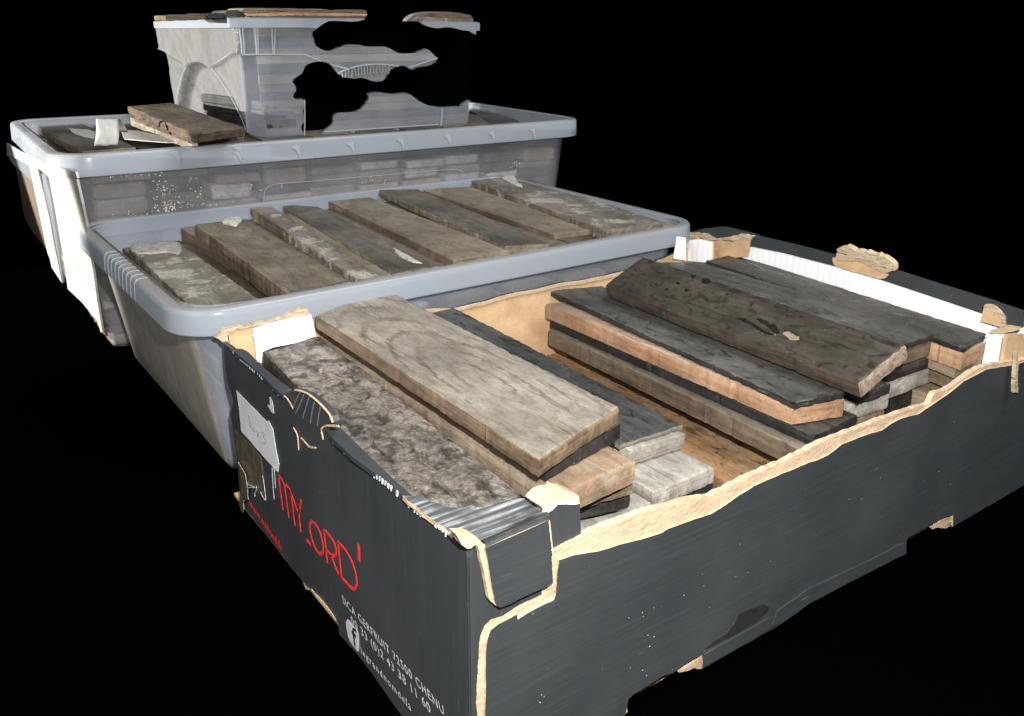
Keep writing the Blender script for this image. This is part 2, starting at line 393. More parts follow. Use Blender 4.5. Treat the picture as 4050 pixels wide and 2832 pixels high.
# -- end wall with the lettering (outer face on x = 0)
lw = [(0.0, 0.3977, 0.1518), (0.0, 0.3759, 0.1531), (0.0, 0.3637, 0.1542), (0.0, 0.3502, 0.1541), (0.0, 0.3367, 0.1547), (0.0, 0.3125, 0.1549), (0.0, 0.2871, 0.1549), (0.0, 0.2634, 0.1536), (0.0, 0.2472, 0.1527), (0.0, 0.2304, 0.1607), (0.0, 0.2225, 0.1656), (0.0, 0.2105, 0.1694), (0.0, 0.1961, 0.1721), (0.0, 0.1806, 0.1726), (-0.0, 0.1678, 0.1716), (0.0, 0.16, 0.1696), (-0.0, 0.1573, 0.1666), (0.0, 0.1507, 0.1667), (0.0, 0.1703, 0.1557), (0.0, 0.1604, 0.1536), (0.0, 0.1302, 0.1531), (-0.0, 0.0925, 0.1559), (0.0, 0.0674, 0.1565), (0.0, 0.061, 0.1555), (0.0, 0.0382, 0.1567), (0.0, 0.0152, 0.1577), (0.0, 0.0025, 0.1583)]
lw += [(0, .0005, .150), (0, .0005, 0.0)]
lw += [(0.0, 0.0847, 0.0005), (0.0, 0.1114, 0.003), (0.0, 0.1401, 0.0045), (0.0, 0.1598, 0.003), (0.0, 0.1693, 0.002), (0.0, 0.1697, 0.0103), (0.0, 0.1723, 0.0112), (0.0, 0.1858, 0.0146), (0.0, 0.2003, 0.0142), (0.0, 0.2156, 0.0114), (0.0, 0.2236, 0.0095), (0.0, 0.2315, 0.0091), (-0.0, 0.2562, 0.0076), (0.0, 0.3092, 0.0087), (0.0, 0.3585, 0.0099)]
lw += [(0.0, 0.3672, 0.017), (0.0, 0.3677, 0.0348), (0.0, 0.3654, 0.0535), (0.0, 0.3702, 0.0726), (0.0, 0.3728, 0.0907), (0.0, 0.3616, 0.1068), (0.0, 0.3729, 0.1181), (0.0, 0.3754, 0.1357), (0.0, 0.3732, 0.1531)]
lw = [Vector((0, p[1], max(p[2], 0))) for p in lw]
wall_l = plate('end_panel', jag(lw, .0004, .006, 1), .004, (1, 0, 0), [M['black_y'], M['black_y']], crate)
# folded top edge of the end wall
fold1 = [(-0.0019, 0.3439, 0.1565), (-0.0014, 0.3321, 0.1565), (-0.0013, 0.3085, 0.1565), (-0.0013, 0.2833, 0.1565), (-0.0023, 0.2568, 0.1565), (-0.0023, 0.2388, 0.1565), (0.0069, 0.2443, 0.1565), (0.0052, 0.2765, 0.1565), (0.0057, 0.3074, 0.1565), (0.0073, 0.3348, 0.1565), (0.0058, 0.3449, 0.1565), (0.0022, 0.3481, 0.1565)]
plate('folded_edge', fold1, .003, (0, 0, -1), M['black_fold'], crate)
fold2 = [(-0.0008, 0.1697, 0.1568), (-0.0025, 0.1543, 0.1568), (-0.0029, 0.1236, 0.1568), (-0.0008, 0.0909, 0.1568), (-0.0002, 0.067, 0.1568), (0.004, 0.064, 0.1568), (0.0045, 0.0871, 0.1568), (0.0058, 0.1159, 0.1568), (0.007, 0.1444, 0.1568), (0.0078, 0.167, 0.1568)]
plate('folded_edge', fold2, .003, (0, 0, -1), M['black_fold'], crate)
# pushed-in dent with its flutes showing
A_ = [(-0.0004, 0.2286, 0.1614), (-0.0004, 0.2181, 0.167), (-0.0004, 0.2052, 0.1709), (-0.0004, 0.194, 0.1728), (-0.0004, 0.1796, 0.1731), (-0.0004, 0.1668, 0.172), (-0.0004, 0.159, 0.1701), (-0.0004, 0.1565, 0.1666)]
for P_ in ([(-0.0003, 0.2038, 0.1686), (-0.0003, 0.2115, 0.159), (-0.0003, 0.2216, 0.1482)], [(-0.0003, 0.1947, 0.1702), (-0.0003, 0.201, 0.1611), (-0.0003, 0.2089, 0.1494)], [(-0.0003, 0.186, 0.1699), (-0.0003, 0.1911, 0.1613), (-0.0003, 0.1956, 0.1511)], [(-0.0003, 0.1766, 0.1696), (-0.0003, 0.1805, 0.1619), (-0.0003, 0.1835, 0.154)], [(-0.0003, 0.21, 0.168), (-0.0003, 0.2198, 0.1585), (-0.0003, 0.2266, 0.1499)]):
    strokes('fluted_ridge', [P_], .0012, NX, .0003, M['scuff'], crate, 1)
strokes('fluted_edge', [[tuple(Vector(a)+Vector((-.0005, 0, 0))) for a in A_[1:]]], .0014, (-.7, 0, .7), .0006, M['torn'], crate, 1)
ct = lambda pts: [tuple(Vector(p)) for p in pts]
strokes('torn_edge', [[(-0.0008, 0.2449, 0.1537), (-0.0008, 0.2384, 0.1553), (-0.0008, 0.233, 0.1552), (-0.0008, 0.229, 0.1536), (-0.0008, 0.224, 0.1514)], [(-0.0008, 0.147, 0.1679), (-0.0008, 0.158, 0.1639), (-0.0008, 0.1675, 0.1604), (-0.0008, 0.1735, 0.1568), (-0.0008, 0.1763, 0.1532), (-0.0008, 0.1743, 0.1511), (-0.0008, 0.1738, 0.1481)]], .0014, NX, .0006, M['torn'], crate, 2)
strokes('torn_edge', [[(-0.0006, 0.2261, 0.1358), (-0.0006, 0.2211, 0.1342), (-0.0006, 0.2185, 0.1307), (-0.0006, 0.2193, 0.1218)], [(-0.0006, 0.2128, 0.1334), (-0.0006, 0.2047, 0.1327), (-0.0006, 0.1988, 0.1321), (-0.0006, 0.1873, 0.1364)]], .0013, NX, .0006, M['torn'], crate, 1)
# scuffed white flutes along the folded ridge
bm = bmesh.new(); rnd = random.Random(4)
for seg in ([(-0.0004, 0.3489, 0.1546), (-0.0004, 0.3354, 0.1552), (-0.0004, 0.3112, 0.1554), (-0.0004, 0.2859, 0.1554), (-0.0004, 0.2623, 0.1541), (-0.0004, 0.2487, 0.1534)], [(-0.0004, 0.1594, 0.1541), (-0.0004, 0.1293, 0.1536), (-0.0004, 0.0916, 0.1563), (-0.0004, 0.0666, 0.157), (-0.0004, 0.0602, 0.1559), (-0.0004, 0.0375, 0.1572), (-0.0004, 0.0145, 0.1582)]):
    for a, b in zip(seg, seg[1:]):
        a, b = Vector(a), Vector(b); k = int((b-a).length/.0032)
        for i in range(k):
            p = a.lerp(b, (i+.5)/k); p.x -= .0008; hgt = rnd.uniform(.0010, .0026); wd = rnd.uniform(.0005, .0010)
            if rnd.random() < .15: continue
            v = [bm.verts.new(p+Vector((0, -wd, .0008))), bm.verts.new(p+Vector((0, wd, .0008))), bm.verts.new(p+Vector((-.0003, wd*.7, -hgt))), bm.verts.new(p+Vector((-.0003, -wd*.7, -hgt)))]
            u = [bm.verts.new(x.co+Vector((.0006, 0, 0))) for x in v]
            bm.faces.new(v); bm.faces.new(u[::-1])
            for q in range(4): bm.faces.new((v[q], u[q], u[(q+1) % 4], v[(q+1) % 4]))
bmesh.ops.recalc_face_normals(bm, faces=bm.faces)
fl_ = mesh_obj('worn_flutes', bm, M['print_white'], crate); fl_['kind'] = 'stuff'

# -- corner ledge: card folded over the front corner, then down the long side as a flap
ledge = [(-0.0024, 0.0628, 0.1595), (0.0008, 0.06, 0.1595), (0.0064, 0.0564, 0.1595), (0.0064, 0.0491, 0.1595), (0.0123, 0.0372, 0.1595), (0.0195, 0.0316, 0.1595), (0.028, 0.026, 0.1595), (0.04, 0.0257, 0.1595), (0.0454, 0.0243, 0.1595), (0.0501, 0.0221, 0.1595), (0.0522, 0.0145, 0.1595), (0.052, 0.0024, 0.1595), (0.0515, 0.005, 0.1595), (0.0313, 0.0039, 0.1595), (0.008, 0.0013, 0.1595), (0.0026, 0.0083, 0.1595), (-0.0001, 0.0149, 0.1595), (-0.0015, 0.0354, 0.1595), (-0.0026, 0.056, 0.1595)]
plate('corner_ledge', jag(ledge, .0005, .006, 3), .003, (0, 0, -1), [M['worn_fold'], M['torn']], crate)
bm = bmesh.new()                                                       # bent edge of the ledge, scuffed along its flutes
top_e = [(0.008, 0.0013, 0.1595), (0.0184, 0.0022, 0.1595), (0.0313, 0.0039, 0.1595), (0.0415, 0.0046, 0.1595), (0.0514, 0.0048, 0.1595)]; low_e = [(0.0063, -0.006, 0.1596), (0.0151, -0.006, 0.1603), (0.0261, -0.006, 0.1609), (0.0362, -0.006, 0.1611), (0.0461, -0.006, 0.1613)]
rows = []
for a, b in zip(top_e, low_e):
    a, b = Vector(a), Vector(b); md = (a+b)/2+Vector((0, -.002, .002))
    rows.append([bm.verts.new(a), bm.verts.new(a.lerp(md, .6)+Vector((0,-.0004,.0006))), bm.verts.new(md), bm.verts.new(md.lerp(b, .5)+Vector((0,-.0008,.0003))), bm.verts.new(b)])
for r1, r2 in zip(rows, rows[1:]):
    for i in range(4): bm.faces.new((r1[i], r2[i], r2[i+1], r1[i+1]))
bmesh.ops.solidify(bm, geom=bm.faces[:], thickness=.0012)
mesh_obj('folded_edge', bm, M['worn_fold'], crate, True)
flap = [(0.0063, -0.006, 0.1596), (0.0461, -0.006, 0.1613), (0.047, -0.006, 0.1527), (0.0482, -0.006, 0.1376), (0.0494, -0.006, 0.1221), (0.0416, -0.006, 0.1216), (0.0299, -0.006, 0.1216), (0.022, -0.006, 0.1209), (0.0153, -0.006, 0.1214), (0.0135, -0.006, 0.1233), (0.0121, -0.006, 0.1262), (0.0093, -0.006, 0.1417)]
plate('corner_flap', jag(flap, .0003, .008, 5), .0035, (0, 1, 0), [M['black_x'], M['torn']], crate)
sidef = [(0.0031, -0.0045, 0.1608), (0.0043, -0.0045, 0.1635), (0.0073, -0.0045, 0.1584), (0.0103, -0.0045, 0.1405), (0.0131, -0.0045, 0.1246), (0.0148, -0.0045, 0.1217), (0.016, -0.0045, 0.1202), (0.0131, -0.0045, 0.123), (0.0096, -0.0045, 0.1275), (0.008, -0.0045, 0.1365), (0.0058, -0.0045, 0.1482)]
plate('flap_edge', jag(sidef, .0005, .004, 6), .003, (0, 1, 0), M['torn'], crate)
knob = [(-0.0088, -0.003, 0.1715), (-0.0019, -0.003, 0.169), (0.0036, -0.003, 0.1649), (0.0052, -0.003, 0.1627), (0.0036, -0.003, 0.1617), (0.0002, -0.003, 0.1603), (-0.002, -0.003, 0.1606), (-0.0052, -0.003, 0.1639)]
plate('torn_corner', jag(knob, .0006, .003, 7), .006, (0, 1, 0), M['torn'], crate)
# -- wrapped inner wall behind the flap, and the corner post
inner = [(-0.0034, -0.0005, 0.1614), (0.0057, -0.0005, 0.1585), (0.0085, -0.0005, 0.1586), (0.0165, -0.0005, 0.1578), (0.0505, -0.0005, 0.1611), (0.0508, -0.0005, 0.1371), (0.0541, -0.0005, 0.1154), (0.0536, -0.0005, 0.1055), (0.0284, -0.0005, 0.1027)]
iw = [(0.0005, -.0005, .153), (.046, -.0005, .153), (.046, -.0005, .09), (.060, -.0005, .03), (.03, -.0005, 0), (0.0005, -.0005, 0)]
plate('inner_panel', iw, .004, (0, 1, 0), [M['black_y'], M['black_y']], crate)
post = [(0.0501, 0.001, 0.1608), (0.0514, 0.001, 0.1606), (0.0538, 0.001, 0.1612), (0.0571, 0.001, 0.1633), (0.0634, 0.001, 0.1613), (0.0693, 0.001, 0.1591), (0.0724, 0.001, 0.1586), (0.073, 0.001, 0.1503), (0.074, 0.001, 0.1344), (0.0608, 0.001, 0.1337), (0.0536, 0.001, 0.1335)]
plate('corner_post', jag(post, .0003, .006, 8), .004, (0, 1, 0), [M['black_y'], M['white']], crate)
ptop = [(0.0446, 0.004, 0.167), (0.0466, 0.004, 0.1686), (0.0492, 0.004, 0.17), (0.0534, 0.004, 0.1702), (0.0585, 0.004, 0.1691), (0.0591, 0.004, 0.1713), (0.0614, 0.004, 0.1691), (0.065, 0.004, 0.1676), (0.069, 0.004, 0.1651), (0.0735, 0.004, 0.162), (0.0746, 0.004, 0.1599), (0.0746, 0.004, 0.157), (0.0718, 0.004, 0.1569), (0.0658, 0.004, 0.1594), (0.0594, 0.004, 0.1613), (0.0581, 0.004, 0.1597), (0.0562, 0.004, 0.1588), (0.0538, 0.004, 0.1581), (0.052, 0.004, 0.1589), (0.0498, 0.004, 0.1614), (0.0476, 0.004, 0.1644)]
plate('torn_post_top', jag(ptop, .0009, .003, 9), .009, (0, 1, 0), M['torn'], crate)
strokes('flap_seam', [[(0.0458, -0.0064, 0.1612), (0.0471, -0.0064, 0.1507), (0.0485, -0.0064, 0.1409)]], .0008, NY, .0004, M['torn'], crate, 0)

# -- long side: torn kraft layer with a black sheet on its face
kraft_top = [(0.0526, -0.0015, 0.1372), (0.0605, -0.0015, 0.1384), (0.0728, -0.0015, 0.1394), (0.0857, -0.0015, 0.1394), (0.0991, -0.0015, 0.1392), (0.1163, -0.0015, 0.1387), (0.1271, -0.0015, 0.1379), (0.1381, -0.0015, 0.1356), (0.1494, -0.0015, 0.1348), (0.1611, -0.0015, 0.133), (0.1731, -0.0015, 0.1299), (0.1852, -0.0015, 0.1301), (0.2038, -0.0015, 0.1315), (0.2188, -0.0015, 0.1321), (0.232, -0.0015, 0.132), (0.2479, -0.0015, 0.1323), (0.2642, -0.0015, 0.1334), (0.2809, -0.0015, 0.1346), (0.3036, -0.0015, 0.1342), (0.3299, -0.0015, 0.1334), (0.3604, -0.0015, 0.1329), (0.3898, -0.0015, 0.1311), (0.4179, -0.0015, 0.1284), (0.4231, -0.0015, 0.136), (0.4348, -0.0015, 0.1348), (0.4493, -0.0015, 0.1355), (0.4635, -0.0015, 0.1385), (0.478, -0.0015, 0.1417), (0.4967, -0.0015, 0.1421), (0.5205, -0.0015, 0.1386), (0.5495, -0.0015, 0.1342)]
seam_k = [(0.0526, -0.0015, 0.118), (0.0502, -0.0015, 0.1168), (0.0495, -0.0015, 0.1131), (0.04, -0.0015, 0.113), (0.0276, -0.0015, 0.1124), (0.021, -0.0015, 0.1109), (0.0131, -0.0015, 0.1119), (0.0092, -0.0015, 0.1099), (0.0065, -0.0015, 0.1047), (0.0054, -0.0015, 0.0963), (0.0048, -0.0015, 0.0837), (0.0037, -0.0015, 0.0611)]
black_top = [(0.0564, -0.0022, 0.1313), (0.0661, -0.0022, 0.1307), (0.0839, -0.0022, 0.1264), (0.0991, -0.0022, 0.1248), (0.1166, -0.0022, 0.1219), (0.133, -0.0022, 0.1201), (0.1384, -0.0022, 0.1211), (0.1536, -0.0022, 0.12), (0.1754, -0.0022, 0.1181), (0.1854, -0.0022, 0.1194), (0.1997, -0.0022, 0.1225), (0.2144, -0.0022, 0.1246), (0.2366, -0.0022, 0.1247), (0.2646, -0.0022, 0.1243), (0.2842, -0.0022, 0.1234), (0.3016, -0.0022, 0.1244), (0.2902, -0.0022, 0.1234), (0.299, -0.0022, 0.1254), (0.3056, -0.0022, 0.1274), (0.3294, -0.0022, 0.1268), (0.3546, -0.0022, 0.1246), (0.3644, -0.0022, 0.1267), (0.38, -0.0022, 0.1274), (0.4021, -0.0022, 0.1248), (0.4237, -0.0022, 0.1285), (0.4459, -0.0022, 0.1323), (0.4627, -0.0022, 0.1368), (0.4962, -0.0022, 0.1391), (0.5198, -0.0022, 0.1361), (0.5489, -0.0022, 0.1316)]
seam_b = [(0.0565, -0.0022, 0.1319), (0.0552, -0.0022, 0.1247), (0.0548, -0.0022, 0.1172), (0.0545, -0.0022, 0.1109), (0.0529, -0.0022, 0.1077), (0.0458, -0.0022, 0.108), (0.0364, -0.0022, 0.1073), (0.029, -0.0022, 0.1061), (0.0286, -0.0022, 0.1095), (0.0165, -0.0022, 0.1086), (0.0119, -0.0022, 0.1072), (0.0097, -0.0022, 0.1024), (0.0088, -0.0022, 0.0951), (0.0085, -0.0022, 0.0823), (0.008, -0.0022, 0.0594)]
bot = [(0.5044, -0.0022, -0.0002), (0.4811, -0.0022, -0.0007), (0.4786, -0.0022, 0.012), (0.4632, -0.0022, 0.0152), (0.443, -0.0022, 0.015), (0.4169, -0.0022, 0.0151), (0.4106, -0.0022, 0.015), (0.4097, -0.0022, 0.0116), (0.4121, -0.0022, 0.0004), (0.4078, -0.0022, -0.0016), (0.3993, -0.0022, 0.0012), (0.3583, -0.0022, 0.0031), (0.3158, -0.0022, 0.005), (0.2891, -0.0022, 0.0062), (0.274, -0.0022, 0.0041), (0.2556, -0.0022, 0.0028), (0.2282, -0.0022, 0.0028), (0.1782, -0.0022, 0.0037), (0.1762, -0.0022, 0.0151), (0.1678, -0.0022, 0.0156), (0.1536, -0.0022, 0.0143), (0.1497, -0.0022, 0.0136), (0.1416, -0.0022, 0.0159), (0.1225, -0.0022, 0.0144), (0.116, -0.0022, 0.0144), (0.1123, -0.0022, 0.013), (0.1113, -0.0022, 0.0077)]
bot = [Vector((p[0], p[1], max(p[2], .0))) for p in bot]
end = [Vector((.612, -.0022, .128)), Vector((.612, -.0022, 0))]
bx0 = seam_b[-1][0]; kx0 = seam_k[-1][0]
outl = [Vector(p) for p in black_top] + end + bot + [Vector((bot[-1].x-.002, -.0022, 0)), Vector((bx0, -.0022, 0))] + [Vector(p) for p in seam_b[::-1]]
plate('side_panel', jag(outl, .0003, .006, 11), .0012, (0, 1, 0), [M['black_x'], M['torn']], crate)
outk = [Vector(p) for p in kraft_top] + [Vector((.612, -.0015, .128)), Vector((.612, -.0015, .004))] + [Vector((p.x, -.0015, p.z+.003)) for p in bot] + [Vector((bot[-1].x+.002, -.0015, .002)), Vector((kx0, -.0015, 0))] + [Vector(p)+Vector((0, .0, 0)) for p in seam_k[::-1]]
k_ = [Vector((p.x, -.0008, p.z)) for p in outk]
plate('torn_layer', jag(k_, .0006, .004, 12), .0044, (0, 1, 0), M['torn'], crate)
# creased strip along the bottom, foot notches with torn card inside
crease = [(0.2501, -0.0032, 0.0168), (0.2856, -0.0032, 0.021), (0.326, -0.0032, 0.0174), (0.3604, -0.0032, 0.0151), (0.4045, -0.0032, 0.0136), (0.4092, -0.0032, 0.0021), (0.3974, -0.0032, 0.0029), (0.3565, -0.0032, 0.0047), (0.3141, -0.0032, 0.0066), (0.2875, -0.0032, 0.0078), (0.2725, -0.0032, 0.0059), (0.2541, -0.0032, 0.0046), (0.2455, -0.0032, 0.0061)]
plate('creased_strip', jag(crease, .0004, .01, 13), .0008, (0, 1, 0), M['black_fold'], crate)
crease = [(0.1772, -0.0032, 0.0149), (0.203, -0.0032, 0.0152), (0.242, -0.0032, 0.0149), (0.2455, -0.0032, 0.0061), (0.2268, -0.0032, 0.0044), (0.1772, -0.0032, 0.0055)]
plate('creased_strip', jag(crease, .0004, .01, 14), .0008, (0, 1, 0), M['black_fold'], crate)
plate('torn_foot', jag([(0.4837, 0.001, 0.0087), (0.4738, 0.001, 0.0089), (0.4498, 0.001, 0.0089), (0.4539, 0.001, 0.0057), (0.4647, 0.001, 0.0036), (0.4764, 0.001, -0.0017), (0.483, 0.001, -0.0056), (0.4874, 0.001, -0.0061)], .0005, .003, 15), .003, (0, 1, 0), M['torn'], crate)
plate('torn_foot', jag([(0.1796, 0.001, 0.0093), (0.1696, 0.001, 0.0088), (0.1576, 0.001, 0.0093), (0.159, 0.001, 0.0073), (0.1657, 0.001, 0.0051), (0.1731, 0.001, 0.0043), (0.1764, 0.001, 0.0016), (0.1808, 0.001, -0.0001)], .0005, .003, 16), .003, (0, 1, 0), M['torn'], crate)
plate('torn_foot', jag([(0.0015, 0.2359, 0.0101), (0.0015, 0.2317, 0.0101), (0.0015, 0.2237, 0.009), (0.0015, 0.2193, 0.0087), (0.0015, 0.2243, 0.0047), (0.0015, 0.2305, 0.0018), (0.0015, 0.2339, 0.0032), (0.0015, 0.2362, 0.0057)], .0004, .003, 17), .003, (1, 0, 0), M['torn'], crate)
strokes('torn_edge', [[(-0.0006, 0.2131, 0.0127), (-0.0006, 0.2003, 0.0132), (-0.0006, 0.1869, 0.0139), (-0.0006, 0.1778, 0.0136), (-0.0006, 0.1716, 0.0124)]], .0016, NX, .0005, M['torn'], crate, 1)

# -- far long side (inner face seen), far short side, posts, handle flap
bk = [(-0.0033, 0.386, 0.1559), (0.0055, 0.386, 0.1614), (0.0164, 0.386, 0.1618), (0.0305, 0.386, 0.1609), (0.0471, 0.386, 0.1616), (0.0566, 0.386, 0.1622), (0.0622, 0.386, 0.1651), (0.0731, 0.386, 0.1669), (0.0784, 0.386, 0.1653), (0.0811, 0.386, 0.1599), (0.2318, 0.402, 0.1318), (0.2451, 0.402, 0.1313), (0.2564, 0.402, 0.132), (0.277, 0.402, 0.1318), (0.2864, 0.402, 0.1334), (0.3103, 0.402, 0.1347), (0.3249, 0.402, 0.1342), (0.3398, 0.402, 0.1335), (0.355, 0.402, 0.1343), (0.3757, 0.402, 0.135), (0.4023, 0.402, 0.1327), (0.4186, 0.402, 0.1333), (0.4366, 0.402, 0.1325)]
bk = [Vector((p[0], .403, p[2])) for p in bk]; xs_ = sorted(bk, key=lambda p: p.x)
bkp = [Vector((.022, .403, .150))] + [p for p in xs_ if p.x > .024] + [Vector((.50, .403, .135)), Vector((.56, .403, .145)), Vector((.600, .403, .15)), Vector((.600, .403, 0)), Vector((.022, .403, 0))]
plate('side_panel', jag(bkp, .0006, .005, 18), .004, (0, 1, 0), [M['kraft'], M['black_x']], crate)
rim_pts = [p+Vector((0, -.0012, -.0012)) for p in bkp[1:-4]]
strokes('torn_edge', [rim_pts], .0042, NY, .0012, M['torn'], crate, 1)
# white printed lining at the far left corner
plate('lining_panel', [(0.027, 0.38, 0.1595), (0.0449, 0.38, 0.1619), (0.0617, 0.38, 0.1626), (0.0788, 0.38, 0.1624), (0.08, 0.38, 0.1574), (0.081, 0.38, 0.1506), (0.0822, 0.38, 0.141), (0.0644, 0.38, 0.1387), (0.0431, 0.38, 0.1389), (0.0336, 0.38, 0.1367), (0.0324, 0.38, 0.127), (0.0281, 0.38, 0.1293), (0.0279, 0.38, 0.1422)], .003, (0, 1, 0), [M['white'], M['kraft']], crate)
plate('torn_post_top', jag([(-0.0053, 0.379, 0.1584), (0.0034, 0.379, 0.1638), (0.0142, 0.379, 0.1641), (0.0282, 0.379, 0.1631), (0.0446, 0.379, 0.1638), (0.0541, 0.379, 0.1646), (0.0596, 0.379, 0.1675), (0.0703, 0.379, 0.1692), (0.0756, 0.379, 0.1677), (0.0783, 0.379, 0.1625), (0.0699, 0.379, 0.1629), (0.055, 0.379, 0.1627), (0.0404, 0.379, 0.1622), (0.027, 0.379, 0.1605), (0.014, 0.379, 0.1612), (0.0075, 0.379, 0.1604), (0.0053, 0.379, 0.1578), (0.0067, 0.379, 0.1512), (0.0077, 0.379, 0.1458), (0.0014, 0.379, 0.1518)], .0008, .003, 19), .005, (0, 1, 0), M['torn_dark'], crate)
plate('post_panel', [(0.0065, 0.382, 0.1598), (0.015, 0.382, 0.1606), (0.0282, 0.382, 0.1601), (0.0286, 0.382, 0.1414), (0.0291, 0.382, 0.1284), (0.0133, 0.382, 0.1405), (0.0079, 0.382, 0.1469)], .002, (0, 1, 0), M['kraft'], crate)
strokes('printed_line', [[(0.038, 0.3795, 0.1562), (0.0386, 0.3795, 0.1497), (0.039, 0.3795, 0.141)], [(0.045, 0.3795, 0.1596), (0.0451, 0.3795, 0.1537), (0.0453, 0.3795, 0.1456)], [(0.0507, 0.3795, 0.1595), (0.0512, 0.3795, 0.1546)], [(0.0582, 0.3795, 0.1602), (0.0583, 0.3795, 0.1575)]], .0006, NY, .0001, M['pencil'], crate, 0)
# far short side, x = 0.6
sd = [(0.6, 0.4526, 0.1435), (0.6, 0.4313, 0.1559), (0.6, 0.3308, 0.1706), (0.6, 0.3077, 0.1705), (0.6, 0.2225, 0.1705), (0.6, 0.1494, 0.1703), (0.6, 0.0485, 0.1637), (0.6, 0.0272, 0.162)]
sdp = [Vector((.6, p[1], p[2])) for p in sd] + [Vector((.6, -.001, .15)), Vector((.6, -.001, 0)), Vector((.6, .402, 0)), Vector((.6, .402, .15))]
plate('end_panel', sdp, .004, (1, 0, 0), [M['white_rib'], M['black_y']], crate)
plate('folded_edge', [(0.595, 0.3268, 0.1725), (0.595, 0.3037, 0.1724), (0.595, 0.26, 0.1727), (0.595, 0.219, 0.172), (0.595, 0.1806, 0.1718), (0.595, 0.1463, 0.1715), (0.595, 0.1103, 0.1689), (0.595, 0.0781, 0.167), (0.595, 0.0462, 0.1652), (0.595, 0.0565, 0.1597), (0.595, 0.0562, 0.1528), (0.595, 0.1086, 0.1565), (0.595, 0.1609, 0.1601), (0.595, 0.2178, 0.1618), (0.595, 0.2804, 0.1621), (0.595, 0.3315, 0.1598)], .0085, (1, 0, 0), [M['black_fold'], M['black_fold']], crate)
plate('post_panel', [(0.594, 0.3869, 0.1544), (0.594, 0.3732, 0.1582), (0.594, 0.3559, 0.1597), (0.594, 0.3443, 0.1659), (0.594, 0.329, 0.168), (0.594, 0.3305, 0.1591), (0.594, 0.3329, 0.1468), (0.594, 0.3889, 0.1311)], .002, (1, 0, 0), M['kraft'], crate)
plate('torn_post_top', jag([(0.592, 0.4275, 0.1553), (0.592, 0.4237, 0.1585), (0.592, 0.3974, 0.162), (0.592, 0.3816, 0.1587), (0.592, 0.362, 0.1646), (0.592, 0.3432, 0.1725), (0.592, 0.3232, 0.1738), (0.592, 0.3284, 0.1674), (0.592, 0.3426, 0.1665), (0.592, 0.3519, 0.1618), (0.592, 0.3715, 0.1588), (0.592, 0.3865, 0.1558), (0.592, 0.3994, 0.1552), (0.592, 0.4141, 0.1563), (0.592, 0.422, 0.1537)], .0007, .004, 22), .004, (1, 0, 0), M['torn_dark'], crate)
plate('corner_ledge', jag([(0.5955, 0.427, 0.1578), (0.5955, 0.4114, 0.164), (0.5955, 0.3884, 0.1707), (0.5955, 0.3733, 0.1728), (0.5955, 0.3272, 0.1725), (0.5955, 0.3413, 0.1716), (0.5955, 0.3508, 0.1698), (0.5955, 0.3699, 0.1621), (0.5955, 0.3884, 0.1553), (0.5955, 0.4029, 0.157), (0.5955, 0.4163, 0.159)], .0003, .006, 23), .012, (1, 0, 0), [M['black_fold'], M['black_fold']], crate)
plate('corner_post', [(0.5233, 0.378, 0.1689), (0.5386, 0.378, 0.1653), (0.541, 0.378, 0.1405), (0.5198, 0.378, 0.1463), (0.5219, 0.378, 0.1597)], .012, (1, 1, 0), [M['white'], M['white']], crate)
plate('lining_panel', [(0.57, 0.4079, 0.1545), (0.57, 0.3868, 0.1603), (0.57, 0.3653, 0.1616), (0.57, 0.3635, 0.1399), (0.57, 0.3745, 0.1343), (0.57, 0.406, 0.1297)], .003, (1, 0, 0), [M['white_rib'], M['kraft']], crate)
plate('torn_post_top', jag([(0.589, 0.4425, 0.147), (0.589, 0.4394, 0.1517), (0.589, 0.426, 0.1554), (0.589, 0.4125, 0.156), (0.589, 0.4044, 0.1542), (0.589, 0.426, 0.1483)], .0006, .003, 24), .012, (1, 0, 0), M['torn'], crate)
# torn hand-hole flap
plate('handle_hole', jag([(0.5935, 0.2187, 0.1702), (0.5935, 0.2131, 0.1728), (0.5935, 0.1891, 0.1732), (0.5935, 0.1705, 0.1723), (0.5935, 0.1555, 0.1682), (0.5935, 0.1519, 0.1679), (0.5935, 0.1557, 0.1627), (0.5935, 0.1617, 0.1606), (0.5935, 0.1783, 0.1612), (0.5935, 0.1972, 0.1611), (0.5935, 0.2138, 0.1622), (0.5935, 0.2171, 0.1653)], .0004, .004, 25), .001, (1, 0, 0), [M['kraft'], M['torn_dark']], crate)
bm = plate_bm([Vector(p) for p in jag([(0.589, 0.2115, 0.1819), (0.589, 0.2064, 0.1847), (0.589, 0.2001, 0.1877), (0.589, 0.1943, 0.1867), (0.589, 0.1893, 0.1849), (0.589, 0.1729, 0.1862), (0.589, 0.1566, 0.1857), (0.589, 0.1483, 0.1826), (0.589, 0.1441, 0.1793), (0.589, 0.1434, 0.1743), (0.589, 0.1496, 0.172), (0.589, 0.1517, 0.1748), (0.589, 0.1623, 0.1741), (0.589, 0.1772, 0.1766), (0.589, 0.1923, 0.178), (0.589, 0.2057, 0.1789), (0.589, 0.2097, 0.1794)], .0011, .003, 26)], .006, (1, 0, .3))
mesh_obj('handle_flap', bm, [M['torn_dark'], M['torn']], crate)
plate('handle_flap', jag([(0.5905, 0.2116, 0.1783), (0.5905, 0.1972, 0.1784), (0.5905, 0.1782, 0.177), (0.5905, 0.1633, 0.1741), (0.5905, 0.1525, 0.1739), (0.5905, 0.1471, 0.1728), (0.5905, 0.1521, 0.17), (0.5905, 0.1572, 0.1682), (0.5905, 0.1647, 0.1708), (0.5905, 0.174, 0.1724), (0.5905, 0.1853, 0.1742), (0.5905, 0.2001, 0.1713), (0.5905, 0.2106, 0.1698), (0.5905, 0.2124, 0.1738)], .0009, .003, 27), .004, (1, 0, 0), M['torn'], crate)
